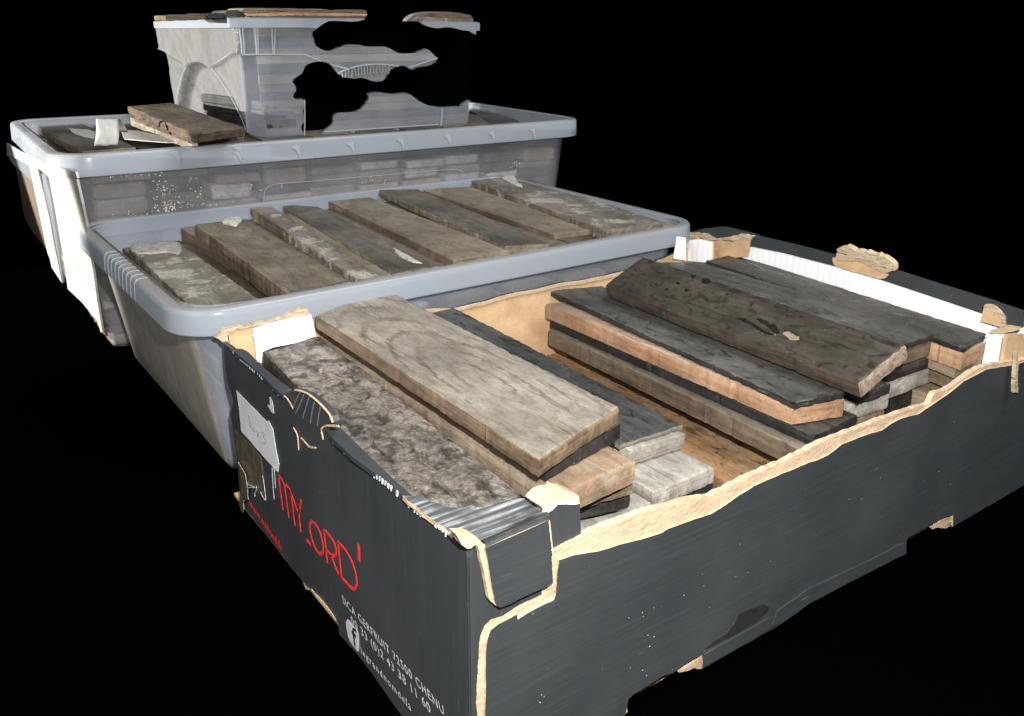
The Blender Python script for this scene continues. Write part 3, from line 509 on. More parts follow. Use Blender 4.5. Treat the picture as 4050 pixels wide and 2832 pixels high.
# near right corner of the far side
plate('post_panel', [(0.588, 0.0515, 0.1616), (0.588, 0.0475, 0.1642), (0.588, 0.039, 0.1611), (0.588, 0.0317, 0.1556), (0.588, 0.0318, 0.1465), (0.588, 0.0399, 0.1472), (0.588, 0.0524, 0.1475)], .002, (1, 0, 0), M['kraft'], crate)
plate('torn_post_top', jag([(0.586, 0.0513, 0.162), (0.586, 0.0495, 0.1648), (0.586, 0.043, 0.1657), (0.586, 0.0352, 0.1618), (0.586, 0.031, 0.1576), (0.586, 0.0295, 0.1505), (0.586, 0.0187, 0.1514), (0.586, 0.0192, 0.1493), (0.586, 0.0301, 0.147), (0.586, 0.0334, 0.1495), (0.586, 0.0327, 0.1542), (0.586, 0.0377, 0.1588), (0.586, 0.0437, 0.1602), (0.586, 0.048, 0.1598)], .0007, .003, 28), .003, (1, 0, 0), M['torn_dark'], crate)
plate('corner_ledge', [(0.5885, 0.0467, 0.1666), (0.5885, 0.0424, 0.1674), (0.5885, 0.0221, 0.1659), (0.5885, 0.0173, 0.1654), (0.5885, 0.0154, 0.1526), (0.5885, 0.0198, 0.151), (0.5885, 0.0304, 0.1501), (0.5885, 0.0318, 0.157), (0.5885, 0.0365, 0.1617)], .006, (1, 0, 0), [M['black_fold'], M['black_fold']], crate)
plate('corner_post', [(0.572, 0.0369, 0.1425), (0.572, 0.0348, 0.1451), (0.572, 0.023, 0.147), (0.572, 0.0225, 0.1389), (0.572, 0.0228, 0.1268), (0.572, 0.0232, 0.1127), (0.572, 0.0324, 0.1046), (0.572, 0.0389, 0.0988), (0.572, 0.0375, 0.1191)], .02, (.2, -.6, 0), [M['white'], M['black_y']], crate)
plate('post_panel', [(0.5347, 0.006, 0.1597), (0.5647, 0.006, 0.1542), (0.5744, 0.006, 0.1234), (0.5338, 0.006, 0.1268), (0.5352, 0.006, 0.1403)], .003, (0, -1, 0), [M['black_y'], M['kraft']], crate)
plate('torn_post_top', jag([(0.571, 0.0362, 0.1434), (0.571, 0.0339, 0.1475), (0.571, 0.0222, 0.1538), (0.571, 0.012, 0.1559), (0.571, 0.0117, 0.1539), (0.571, 0.0214, 0.1487), (0.571, 0.0251, 0.1456)], .0005, .003, 29), .006, (1, 0, 0), M['torn'], crate)
plate('loose_flap', jag([(0.5383, -0.0085, 0.1104), (0.5332, -0.0085, 0.1339), (0.5306, -0.0085, 0.1484), (0.5332, -0.0085, 0.1484), (0.5451, -0.0085, 0.1087), (0.5398, -0.0085, 0.1107)], .0007, .003, 30), .003, (0, 1, 0), [M['torn_dark'], M['torn_dark']], crate)
# base
bm = bmesh.new(); bmesh.ops.create_cube(bm, size=1); bmesh.ops.scale(bm, vec=(.592, .39, .003), verts=bm.verts); bmesh.ops.translate(bm, vec=(.3, .203, .0025), verts=bm.verts)
mesh_obj('base_panel', bm, M['kraft'], crate)
# card crumbs lying in the front right of the crate floor layer
# -- sticker, tape and print on the end wall
stk = plate('sticker', jag([(-0.0009, 0.3485, 0.1209), (-0.0009, 0.3354, 0.1204), (-0.0009, 0.281, 0.1192), (-0.0009, 0.2769, 0.1218), (-0.0009, 0.2736, 0.1202), (-0.0009, 0.2688, 0.1178), (-0.0009, 0.266, 0.104), (-0.0009, 0.2616, 0.0923), (-0.0009, 0.265, 0.0842), (-0.0009, 0.2894, 0.0843), (-0.0009, 0.3297, 0.086), (-0.0009, 0.345, 0.0862), (-0.0009, 0.346, 0.1058)], .0003, .006, 31), .0004, (1, 0, 0), M['sticker'], crate)
strokes('handwriting', [[(-0.0011, 0.3226, 0.1086), (-0.0011, 0.3219, 0.1046), (-0.0011, 0.3211, 0.1)], [(-0.0011, 0.3231, 0.1087), (-0.0011, 0.3186, 0.1087), (-0.0011, 0.3213, 0.1048), (-0.0011, 0.3161, 0.1043), (-0.0011, 0.3208, 0.0989)], [(-0.0011, 0.3128, 0.1026), (-0.0011, 0.3162, 0.0992), (-0.0011, 0.3127, 0.098), (-0.0011, 0.3089, 0.101), (-0.0011, 0.3128, 0.1026)],
    [(-0.0011, 0.3054, 0.1027), (-0.0011, 0.2985, 0.0992)], [(-0.0011, 0.2984, 0.1042), (-0.0011, 0.306, 0.0974)], [(-0.0011, 0.2924, 0.1063), (-0.0011, 0.2865, 0.1079), (-0.0011, 0.2914, 0.1027), (-0.0011, 0.2851, 0.1029), (-0.0011, 0.2873, 0.0982), (-0.0011, 0.2933, 0.097)]], .0006, NX, .0001, M['pencil'], stk, 2)
plate('paper_scrap', jag([(-0.0009, 0.2701, 0.1435), (-0.0009, 0.2657, 0.1421), (-0.0009, 0.2641, 0.138), (-0.0009, 0.264, 0.1324), (-0.0009, 0.2689, 0.1317), (-0.0009, 0.2767, 0.1348), (-0.0009, 0.2711, 0.1364)], .0002, .003, 32), .0003, (1, 0, 0), M['print_white'], crate)
plate('brown_tape', jag([(-0.0007, 0.3644, 0.0805), (-0.0007, 0.348, 0.081), (-0.0007, 0.3294, 0.0826), (-0.0007, 0.3024, 0.0813), (-0.0007, 0.2997, 0.071), (-0.0007, 0.2986, 0.059), (-0.0007, 0.2977, 0.0459), (-0.0007, 0.3048, 0.0445), (-0.0007, 0.3099, 0.0459), (-0.0007, 0.317, 0.0418), (-0.0007, 0.3209, 0.0469), (-0.0007, 0.3289, 0.0418), (-0.0007, 0.3425, 0.0371), (-0.0007, 0.3442, 0.0465), (-0.0007, 0.3561, 0.0474), (-0.0007, 0.3628, 0.0537), (-0.0007, 0.3647, 0.0682)], .0006, .004, 33), .0004, (1, 0, 0), M['tape'], crate)
strokes('torn_fibre', [[(-0.0012, 0.3416, 0.0437), (-0.0012, 0.3397, 0.0405), (-0.0012, 0.3235, 0.0459)], [(-0.0012, 0.3426, 0.036), (-0.0012, 0.3307, 0.0421), (-0.0012, 0.3209, 0.0461)], [(-0.0012, 0.3172, 0.0493), (-0.0012, 0.3164, 0.0462), (-0.0012, 0.3226, 0.0408), (-0.0012, 0.3229, 0.037)], [(-0.0012, 0.2993, 0.0665), (-0.0012, 0.2975, 0.0577), (-0.0012, 0.2966, 0.0504), (-0.0012, 0.2967, 0.0465)], [(-0.0012, 0.308, 0.048), (-0.0012, 0.3024, 0.0458), (-0.0012, 0.2976, 0.0456)],
    [(-0.0012, 0.2721, 0.086), (-0.0012, 0.2712, 0.079), (-0.0012, 0.2721, 0.0684)], [(-0.0012, 0.276, 0.0833), (-0.0012, 0.2773, 0.0688), (-0.0012, 0.277, 0.0563)]], .0008, NX, .0003, M['print_white'], crate, 1)
plate('peeling_strip', jag([(-0.003, 0.3543, 0.0549), (-0.003, 0.3454, 0.0527), (-0.003, 0.3385, 0.0507), (-0.003, 0.3355, 0.041), (-0.003, 0.3363, 0.0285), (-0.003, 0.3413, 0.0251), (-0.003, 0.3475, 0.0237), (-0.003, 0.3506, 0.0176), (-0.003, 0.35, 0.0132), (-0.003, 0.3552, 0.0072), (-0.003, 0.3594, 0.0082), (-0.003, 0.3624, 0.012), (-0.003, 0.3594, 0.0197), (-0.003, 0.3534, 0.0288), (-0.003, 0.3518, 0.0398), (-0.003, 0.3544, 0.0468)], .0005, .004, 34), .0006, (1, .2, 0), [M['tape'], M['torn_dark']], crate)
mylord = [[(-0.0007, 0.2648, 0.0816), (-0.0007, 0.2639, 0.0747), (-0.0007, 0.2627, 0.066), (-0.0007, 0.2608, 0.0547)], [(-0.0007, 0.2648, 0.0816), (-0.0007, 0.2583, 0.0814), (-0.0007, 0.2543, 0.0795), (-0.0007, 0.2526, 0.0744), (-0.0007, 0.251, 0.0641), (-0.0007, 0.2492, 0.0538)], [(-0.0007, 0.2527, 0.0787), (-0.0007, 0.2463, 0.0814), (-0.0007, 0.2417, 0.0785), (-0.0007, 0.24, 0.0712), (-0.0007, 0.2391, 0.0616), (-0.0007, 0.2377, 0.0528)],
    [(-0.0007, 0.2439, 0.0802), (-0.0007, 0.2365, 0.0746), (-0.0007, 0.2327, 0.0702), (-0.0007, 0.2284, 0.0676), (-0.0007, 0.2257, 0.0722)], [(-0.0007, 0.2215, 0.0819), (-0.0007, 0.224, 0.0761), (-0.0007, 0.2277, 0.0681), (-0.0007, 0.2278, 0.0627), (-0.0007, 0.2267, 0.0531)], [(-0.0007, 0.2166, 0.052), (-0.0007, 0.2129, 0.0516), (-0.0007, 0.2086, 0.0519)],
    [(-0.0007, 0.2033, 0.0732), (-0.0007, 0.1971, 0.074), (-0.0007, 0.1908, 0.0719), (-0.0007, 0.1872, 0.0674), (-0.0007, 0.1857, 0.0621), (-0.0007, 0.1876, 0.0564), (-0.0007, 0.193, 0.0523), (-0.0007, 0.1994, 0.0527), (-0.0007, 0.2054, 0.0562), (-0.0007, 0.2085, 0.0617), (-0.0007, 0.2088, 0.0672), (-0.0007, 0.206, 0.0715), (-0.0007, 0.2033, 0.0732)],
    [(-0.0007, 0.1828, 0.0766), (-0.0007, 0.1821, 0.0683), (-0.0007, 0.1814, 0.0601), (-0.0007, 0.1805, 0.0524)], [(-0.0007, 0.1828, 0.0766), (-0.0007, 0.1746, 0.0776), (-0.0007, 0.1674, 0.0763), (-0.0007, 0.1638, 0.0728), (-0.0007, 0.1639, 0.0682), (-0.0007, 0.1684, 0.064), (-0.0007, 0.173, 0.0627), (-0.0007, 0.1817, 0.0624)], [(-0.0007, 0.1739, 0.0625), (-0.0007, 0.1699, 0.0595), (-0.0007, 0.1659, 0.0561), (-0.0007, 0.1622, 0.0535)],
    [(-0.0007, 0.1601, 0.0793), (-0.0007, 0.1595, 0.0701), (-0.0007, 0.1585, 0.0614), (-0.0007, 0.1573, 0.0538)], [(-0.0007, 0.1601, 0.0793), (-0.0007, 0.151, 0.0799), (-0.0007, 0.143, 0.0781), (-0.0007, 0.1365, 0.0735), (-0.0007, 0.1333, 0.0671), (-0.0007, 0.134, 0.0611), (-0.0007, 0.1385, 0.0554), (-0.0007, 0.1448, 0.0541), (-0.0007, 0.1515, 0.054), (-0.0007, 0.1573, 0.0538)]]
for st_ in mylord: strokes('lettering', [st_], .0027, NX, .0002, M['red'], crate, 3)
strokes('lettering', [[(-0.0007, 0.1279, 0.0948), (-0.0007, 0.1278, 0.0893), (-0.0007, 0.1289, 0.0823)]], .0042, NX, .0002, M['red'], crate, 1)
def line_text(name, body, a, b, h, mat, bold=0.0, spacing=1.0):
    a, b, h = Vector(a), Vector(b), Vector(h); return text_plate(name, body, a, b-a, h-a, (b-a).length, (h-a).length, mat, crate, NX, .0008, bold, spacing=spacing)
line_text('lettering', 'www.mylord.fr', *[(-0.0001, 0.3409, 0.0212), (-0.0001, 0.2678, 0.0138), (-0.0001, 0.3418, 0.0278)], M['red'], .05)
line_text('lettering', 'SICA GERFRUIT 72500 CHENU', *[(-0.0001, 0.1574, 0.0346), (-0.0001, 0.02520799999999998, 0.040040000000000006), (-0.0001, 0.1591, 0.0401)], M['print_white'], .012, 1.15)
line_text('lettering', '00 33 (0)2 43 38 11 60', *[(-0.0001, 0.1452, 0.0263), (-0.0001, 0.0408, 0.030011999999999997), (-0.0001, 0.1465, 0.0319)], M['print_white'], .012, 1.15)
line_text('lettering', 'legrandnomdela', *[(-0.0001, 0.1321, 0.0111), (-0.0001, 0.0646, 0.0145), (-0.0001, 0.1328, 0.0163)], M['print_white'], .012, 1.25)
plate('printed_badge', [(-0.0007, 0.1521, 0.0248), (-0.0007, 0.1447, 0.0249), (-0.0007, 0.1377, 0.0251), (-0.0007, 0.136, 0.0239), (-0.0007, 0.1355, 0.019), (-0.0007, 0.1362, 0.0121), (-0.0007, 0.1373, 0.0088), (-0.0007, 0.1408, 0.0082), (-0.0007, 0.1458, 0.0085), (-0.0007, 0.1509, 0.0092), (-0.0007, 0.1532, 0.0117), (-0.0007, 0.1544, 0.0163), (-0.0007, 0.1546, 0.0214)], .0003, (1, 0, 0), M['print_white'], crate)
strokes('printed_letter', [[(-0.0009, 0.1381, 0.0244), (-0.0008, 0.1409, 0.024), (-0.0008, 0.1431, 0.0226), (-0.0008, 0.1434, 0.02), (-0.0008, 0.1426, 0.0159), (-0.0008, 0.1419, 0.0105)], [(-0.0008, 0.1457, 0.0189), (-0.0008, 0.1393, 0.0193)]], .0026, NX, .0002, M['print_dark'], crate, 1)
# stains and scuffs on the long side
plate('wet_stain', jag([(0.2059, -0.0026, 0.0259), (0.2087, -0.0026, 0.0317), (0.22, -0.0026, 0.0307), (0.234, -0.0026, 0.0288), (0.2404, -0.0026, 0.0243), (0.2409, -0.0026, 0.0205), (0.233, -0.0026, 0.0176), (0.2216, -0.0026, 0.0163), (0.2036, -0.0026, 0.0163), (0.1904, -0.0026, 0.0171), (0.1775, -0.0026, 0.0187), (0.1858, -0.0026, 0.0209), (0.1987, -0.0026, 0.0212)], .0008, .004, 35), .0003, (0, 1, 0), simple('damp_black_card', (.020, .020, .019), .45, .5, .3, 60, .3), crate)
bm = bmesh.new(); rnd = random.Random(3)
for (cx_, cz_, n_, sx, sz) in [(0.1697, 0.0702, 3, 0.018, 0.012), (0.1303, 0.0463, 4, 0.02, 0.008), (0.1241, 0.0229, 2, 0.012, 0.02), (0.1478, 0.0148, 1, 0.02, 0.01), (0.3532, 0.0939, 2, 0.004, 0.001), (0.4588, 0.1035, 2, 0.003, 0.001), (0.1142, 0.071, 6, 0.03, 0.004), (0.0457, 0.0461, 6, 0.006, 0.006), (0.2345, 0.0701, 5, 0.06, 0.02), (0.4438, 0.0559, 5, 0.05, 0.02)]:
    for k in range(n_):
        x_, z_ = cx_+rnd.gauss(0, sx/2), cz_+rnd.gauss(0, sz/2); r_ = rnd.uniform(.00015, .0005)
        if z_ < .016 or z_ > .115: continue
        v = [bm.verts.new((x_+r_*math.cos(t)*rnd.uniform(.5, 1.8), -.0026-.0002*rnd.random(), z_+r_*math.sin(t)*rnd.uniform(.5, 1.1))) for t in (0, 1.2, 2.3, 3.5, 4.8)]; bm.faces.new(v)
mesh_obj('paint_flecks', bm, M['print_white'], crate)['kind'] = 'stuff'

# ================================================================== blocks in the crate
MB = {}
MB['oak'] = block_mat('pale_weathered_block', ((.115,.095,.071), (.28,.252,.210)), ((.10,.066,.04), (.26,.19,.125)), bump=.35, rings=.75, seed=1, stain=.25)
MB['rough'] = block_mat('rough_crusted_block', ((.030,.027,.023), (.36,.31,.265)), ((.04,.035,.03), (.10,.085,.07)), tar=.34, bump=1.0, pebbles=.5, seed=2, stretch=.8, stain=.7)
MB['dark_speck'] = block_mat('speckled_black_block', ((.020,.021,.020), (.085,.085,.08)), ((.12,.10,.08), (.30,.26,.21)), tar=.35, bump=.8, seed=3)
MB['tan'] = block_mat('tan_block', ((.19,.13,.08), (.38,.30,.21)), ((.20,.15,.10), (.42,.33,.24)), bump=.5, seed=4, rust=.35)
MB['grey'] = block_mat('grey_block', ((.18,.165,.14), (.40,.38,.33)), ((.20,.18,.15), (.42,.39,.34)), bump=.6, seed=5)
MB['rust'] = block_mat('rust_stained_block', ((.15,.10,.06), (.30,.22,.14)), ((.14,.11,.08), (.28,.22,.16)), bump=.5, seed=26, rust=.92, tar=.25, stretch=.4)
MB['tar'] = block_mat('tarred_block', ((.030,.028,.024), (.080,.075,.062)), ((.012,.012,.011), (.038,.036,.033)), tar=.45, rough=.58, bump=.55, seed=7, stain=.3)
MB['tar_tan'] = block_mat('tar_topped_block_with_tan_sides', ((.028,.024,.018), (.066,.056,.042)), ((.045,.035,.026), (.12,.09,.065)), tar=.36, rough=.58, end=((.20,.14,.10), (.40,.31,.24)), bump=.5, seed=8)
MB['slate'] = block_mat('dull_dark_grey_block', ((.045,.043,.037), (.122,.116,.102)), ((.014,.014,.013), (.045,.042,.038)), tar=.28, rough=.6, bump=.5, seed=9)
MB['pink'] = block_mat('orange_sided_block', ((.22,.15,.10), (.36,.27,.20)), ((.27,.15,.085), (.45,.30,.19)), bump=.5, seed=10, rust=.3, stain=.2)
MB['brown'] = block_mat('dusty_brown_block', ((.085,.070,.049), (.195,.165,.122)), ((.07,.05,.034), (.17,.125,.085)), bump=.55, seed=11)
MB['brown2'] = block_mat('dusty_grey_brown_block', ((.12,.098,.070), (.235,.198,.148)), ((.10,.072,.048), (.21,.155,.105)), bump=.45, seed=12)
MB['plaster'] = block_mat('mortar_crusted_block', ((.10,.085,.068), (.22,.195,.165)), ((.10,.08,.06), (.22,.18,.14)), bump=.8, seed=13, crust=.55)
MB['slate_b'] = block_mat('dark_slaty_block', ((.062,.056,.045), (.15,.135,.108)), ((.12,.09,.06), (.28,.22,.155)), bump=.7, seed=14)
MB['bark'] = block_mat('flaking_brown_block', ((.045,.034,.023), (.15,.122,.085)), ((.02,.014,.009), (.10,.062,.036)), bump=.8, seed=15, rust=.15)
MB['black'] = block_mat('glossy_black_block', ((.012,.012,.012), (.035,.034,.032)), ((.010,.010,.010), (.03,.028,.026)), tar=.7, bump=1.0, rough=.6, seed=16)

TH = .014
Zs_ = None
block('long pale weathered block with a rounded end, top of the left stack in the crate', [(0.0811, 0.3766, 0.162), (0.1695, 0.419, 0.162), (0.1738, 0.0812, 0.16), (0.0826, 0.0522, 0.16)], .0135, MB['oak'], 1, bev=.003, rough_top=.0006)
block('dark crumbly block directly under the pale weathered top block', [(0.1034, 0.4017, 0.147), (0.189, 0.4436, 0.147), (0.1762, 0.0827, 0.1465), (0.0962, 0.063, 0.1465)], .0125, MB['slate'], 2, rag=.002, bev=.0018)
block('rough pitted blackish block with pink grey crust beside the lettered crate wall', [(0.0309, 0.3749, 0.14), (0.0881, 0.3838, 0.14), (0.0755, 0.0562, 0.138)]+[(.012, .046, .138)], .02, MB['rough'], 3, rag=.0015, rough_top=.0011, bev=.004, nx=90, ny=22)
block('tan stained block under the dark crumbly one, left stack of the crate', [(.088,.40,.1335), (.168,.40,.1335), (0.165, 0.0549, 0.1335), (.094,.048,.1335)], .017, MB['tan'], 4, bev=.0018)
block('brown block with a black shiny end under the tan stained block', [(.09,.40,.1155), (.165,.40,.1155), (0.1714, 0.0623, 0.1155), (.098,.07,.1155)], .013, MB['slate_b'], 5, bev=.0018)
block('thin black tarred block, second layer under the tan stained block', [(.09,.41,.1015), (.168,.41,.1015), (0.1759, 0.0674, 0.1015), (.098,.085,.1015)], .013, MB['tar'], 6, bev=.0018)
block('pinkish grey block lying lowest beside the torn front edge', [(.09,.42,.082), (.205,.42,.082), (0.2019, 0.0749, 0.082), (.10,.045,.082)], .02, MB['grey'], 7, bev=.004, rough_top=.0012)
block('speckled black block with a chipped pale edge right of the pale weathered block', [(.190,.398,.1330), (0.2388, 0.4044, 0.133), (0.2818, 0.1233, 0.1), (0.2157, 0.1265, 0.1)], .0045, MB['dark_speck'], 8, rag=.0016)
block('light grey block under the speckled black block', [(.190,.396,.1275), (.243,.396,.1275), (0.2812, 0.1198, 0.0945), (0.2233, 0.1229, 0.0945)], .0145, MB['grey'], 9, bev=.0018)
block('short looking pale grey block low in the crate, nearest the torn front edge', [(.214,.42,.079), (.281,.42,.079), (0.2799, 0.0872, 0.079), (0.2131, 0.0864, 0.079)], .0145, MB['grey'], 10, bev=.002)
block('dark lumpy block under the short looking pale grey block', [(.214,.42,.0640), (.286,.42,.0640), (0.2831, 0.0893, 0.064), (0.2197, 0.0894, 0.064)], .0135, MB['slate'], 11, rag=.002)
block('rust orange stained block lying lowest in the middle of the crate', [(0.3509, 0.4229, 0.055), (0.3842, 0.4142, 0.055), (0.3773, 0.0937, 0.055), (0.3004, 0.0841, 0.055)], .014, MB['rust'], 12, rough_top=.0007)
# middle stack
s8 = [(0.3606, 0.4096, 0.128), (0.4219, 0.3875, 0.128), (0.3886, 0.0503, 0.128), (0.3361, 0.0606, 0.128)]
block('dark grey block with ragged black rim, top of the middle stack', s8, .0060, MB['slate'], 13, rag=.0022, layers=.002, bev=.0012)
block('orange pink sided block right under the ragged dark grey block', [(0.3418, 0.3883, 0.1215), (0.4127, 0.3785, 0.1215), (0.3899, 0.0517, 0.1215), (0.3409, 0.0663, 0.1215)], .0165, MB['pink'], 14, bev=.0018)
block('black tarred block poking out under the orange pink sided block', [(0.3455, 0.3849, 0.104), (0.4252, 0.37, 0.104), (0.4052, 0.0489, 0.104), (0.3418, 0.0448, 0.104)], .0095, MB['tar'], 15, rag=.0018, bev=.0018)
block('grey brown sided block, fourth layer of the middle stack', [(0.3417, 0.3831, 0.094), (0.4323, 0.3775, 0.094), (0.3671, 0.0458, 0.094), (0.3317, 0.0465, 0.094)], .0175, MB['brown2'], 16, bev=.0018)
block('dark block at the bottom of the middle stack', [(.395,.49,.0755), (.455,.49,.0755), (.44,.075,.0755), (.372,.07,.0755)], .016, MB['slate'], 17)
# right hand stacks
block('dark stained block with a round tan spot, leaning on the middle stack', [(0.3819, 0.3417, 0.146), (0.4388, 0.3441, 0.169), (0.4233, 0.0263, 0.168), (0.3715, 0.0317, 0.145)], .0155, MB['tar_tan'], 18, bev=.0026, rough_top=.0006)
block('grey brown block half under the leaning stained block', [(0.4973, 0.3886, 0.143), (0.5431, 0.3593, 0.143), (0.5405, 0.0614, 0.143), (0.4627, 0.0659, 0.143)], .0055, MB['slate'], 19, rag=.0014)
block('pale block with a cut end under the grey brown block', [(0.5101, 0.3937, 0.137), (0.5556, 0.3708, 0.137), (0.545, 0.0642, 0.137), (0.4678, 0.0685, 0.137)], .0160, MB['brown2'], 20, bev=.0018)
block('rounded black block end, third layer of the stack behind the leaning block', [(0.539, 0.4226, 0.12), (0.5863, 0.3986, 0.12), (0.5481, 0.0652, 0.12), (0.4697, 0.0675, 0.12)], .0125, MB['tar'], 21, bev=.0045)
block('light grey block jutting out over a black lumpy block', [(0.5516, 0.4348, 0.107), (0.6105, 0.4206, 0.107), (0.562, 0.0688, 0.107), (0.4758, 0.0695, 0.107)], .0165, MB['grey'], 22, bev=.0018)
block('glossy black lumpy block by the torn edge at the right', [(0.5845, 0.4504, 0.0895), (0.6292, 0.437, 0.0895), (0.5527, 0.0688, 0.0895), (0.4935, 0.0765, 0.0895)], .022, MB['black'], 23, rag=.004, rough_top=.003, bev=.005)
block('grey block end beside the glossy black lumpy block', [(0.4915, 0.4264, 0.099), (0.5514, 0.4341, 0.099), (0.4756, 0.066, 0.099), (0.4206, 0.0711, 0.099)], .0145, MB['grey'], 24, bev=.0018)
block('dull brown block below the grey block end in the right half', [(0.5082, 0.444, 0.0835), (0.5738, 0.4563, 0.0835), (0.475, 0.0687, 0.0835), (0.4429, 0.0709, 0.0835)], .015, MB['brown2'], 25)
block('dark dull block end wedged under the leaning block', [(0.4832, 0.4177, 0.1105), (0.5331, 0.4158, 0.1105), (0.4724, 0.0639, 0.1105), (0.4315, 0.0639, 0.1105)], .0105, MB['tar'], 26, bev=.0018)
block('black gritty block along the ribbed white far wall', [(0.5551, 0.3616, 0.142), (0.6084, 0.3652, 0.142), (0.576, 0.0389, 0.142), (0.5234, 0.0311, 0.142)], .0058, MB['tar'], 27, rag=.002, layers=.002, rough_top=.0008)
block('orange tan block with broken edge under the black gritty block', [(0.5668, 0.372, 0.135), (0.6207, 0.3754, 0.135), (0.5711, 0.0362, 0.135), (0.5271, 0.034, 0.135)], .0165, MB['pink'], 28, rag=.002)
block('thin grey orange block, third layer of the far right stack', [(0.5921, 0.3944, 0.118), (0.6442, 0.3946, 0.118), (0.573, 0.0379, 0.118), (0.5268, 0.0378, 0.118)], .0085, MB['tan'], 29)
block('grey brown block with dark underside, bottom of the far right stack', [(0.5948, 0.3962, 0.109), (0.6465, 0.3959, 0.109), (0.5799, 0.0417, 0.109), (0.5359, 0.0416, 0.109)], .015, MB['brown2'], 30)
block('pinkish broken block lying deep in the right corner of the crate', [(.53,.40,.088), (.585,.40,.088), (.578,.02,.088), (.525,.025,.088)], .02, MB['tan'], 31)
# the lower layers that carry them
st_n = ['leftmost']*6+['second']*3+['third']*2+['middle']*2+['fifth']*3+['sixth']*3+['rightmost']*3; ly_ = [1,2,3,4,5,6,1,2,3,1,2,1,2,1,2,3,1,2,3,1,2,3]
for i, (x0, x1, y0, y1, zt) in enumerate([(.02,.09,.36,.03,.117), (.02,.09,.37,.03,.098), (.02,.09,.37,.04,.079), (.02,.09,.37,.03,.060), (.02,.09,.37,.04,.041), (.02,.09,.37,.03,.022), (.10,.20,.38,.04,.060), (.10,.20,.38,.04,.041), (.10,.20,.38,.03,.022), (.215,.285,.38,.03,.0495), (.215,.285,.38,.03,.031), (.30,.375,.38,.03,.0400), (.30,.375,.38,.03,.022),
        (.385,.455,.38,.03,.058), (.385,.455,.38,.03,.040), (.385,.455,.38,.03,.022), (.46,.52,.38,.03,.066), (.46,.52,.38,.03,.048), (.46,.52,.38,.03,.030), (.525,.59,.38,.03,.066), (.525,.59,.38,.03,.048), (.525,.59,.38,.03,.030)]):
    block('worn block buried under the visible blocks, %s buried layer, %s stack of the crate' % (('','first','second','third','fourth','fifth','sixth')[ly_[i]], st_n[i]), [(x0, y0, zt), (x1, y0, zt), (x1, y1, zt), (x0, y1, zt)], .0172, MB[('brown2', 'tar', 'grey', 'tan')[i % 4]], 40+i, group='blocks buried in the lower layers of the crate', nx=12, ny=4)
def patch(name, par_label, P, mat, n, seed):
    par = next(o for o in bpy.data.objects if o.get('label') == par_label); bpy.context.view_layer.update()
    P = [Vector(p) for p in P]
    for _ in range(2): P = [x for i in range(len(P)) for x in (P[i].lerp(P[(i+1) % len(P)], .25), P[i].lerp(P[(i+1) % len(P)], .75))]
    ob = plate(name, jag(P, .0004, .0012, seed), .0008, tuple(-x for x in n), mat)
    ob.parent = par; ob.matrix_parent_inverse = par.matrix_world.inverted(); return ob
M['bare'] = block_mat('bare_tan_patch', ((.26,.20,.13), (.40,.33,.24)), bump=.3, seed=31); M['redpaint'] = block_mat('faded_red_paint', ((.33,.09,.05), (.50,.20,.13)), ((.33,.09,.05), (.50,.20,.13)), bump=.3, seed=32, stain=.5)
M['tarspot'] = simple('glossy_tar', (.013, .012, .010), .35, .5, .4, 200, .5)
lb = 'dark stained block with a round tan spot, leaning on the middle stack'
def tilt(px_): return px_
tl_ = [Vector(p) for p in [(0.3819, 0.3417, 0.146), (0.4388, 0.3441, 0.169), (0.4233, 0.0263, 0.168), (0.3715, 0.0317, 0.145)]]
tn_ = (tl_[3]-tl_[0]).cross(tl_[1]-tl_[0]).normalized(); tn_ = tn_ if tn_.z > 0 else -tn_
def on_tilt(L): return [Vector(p)+tn_*.0006 for p in L]
patch('bare_spot', lb, on_tilt([(0.3951, 0.1233, 0.1536), (0.3983, 0.123, 0.1549), (0.4018, 0.1191, 0.1563), (0.4045, 0.1131, 0.1575), (0.404, 0.1081, 0.1574), (0.4007, 0.1043, 0.1561), (0.3962, 0.1039, 0.1543), (0.3924, 0.1081, 0.1527), (0.3913, 0.1129, 0.1522), (0.3939, 0.1172, 0.1532)]), M['bare'], tn_, 1)
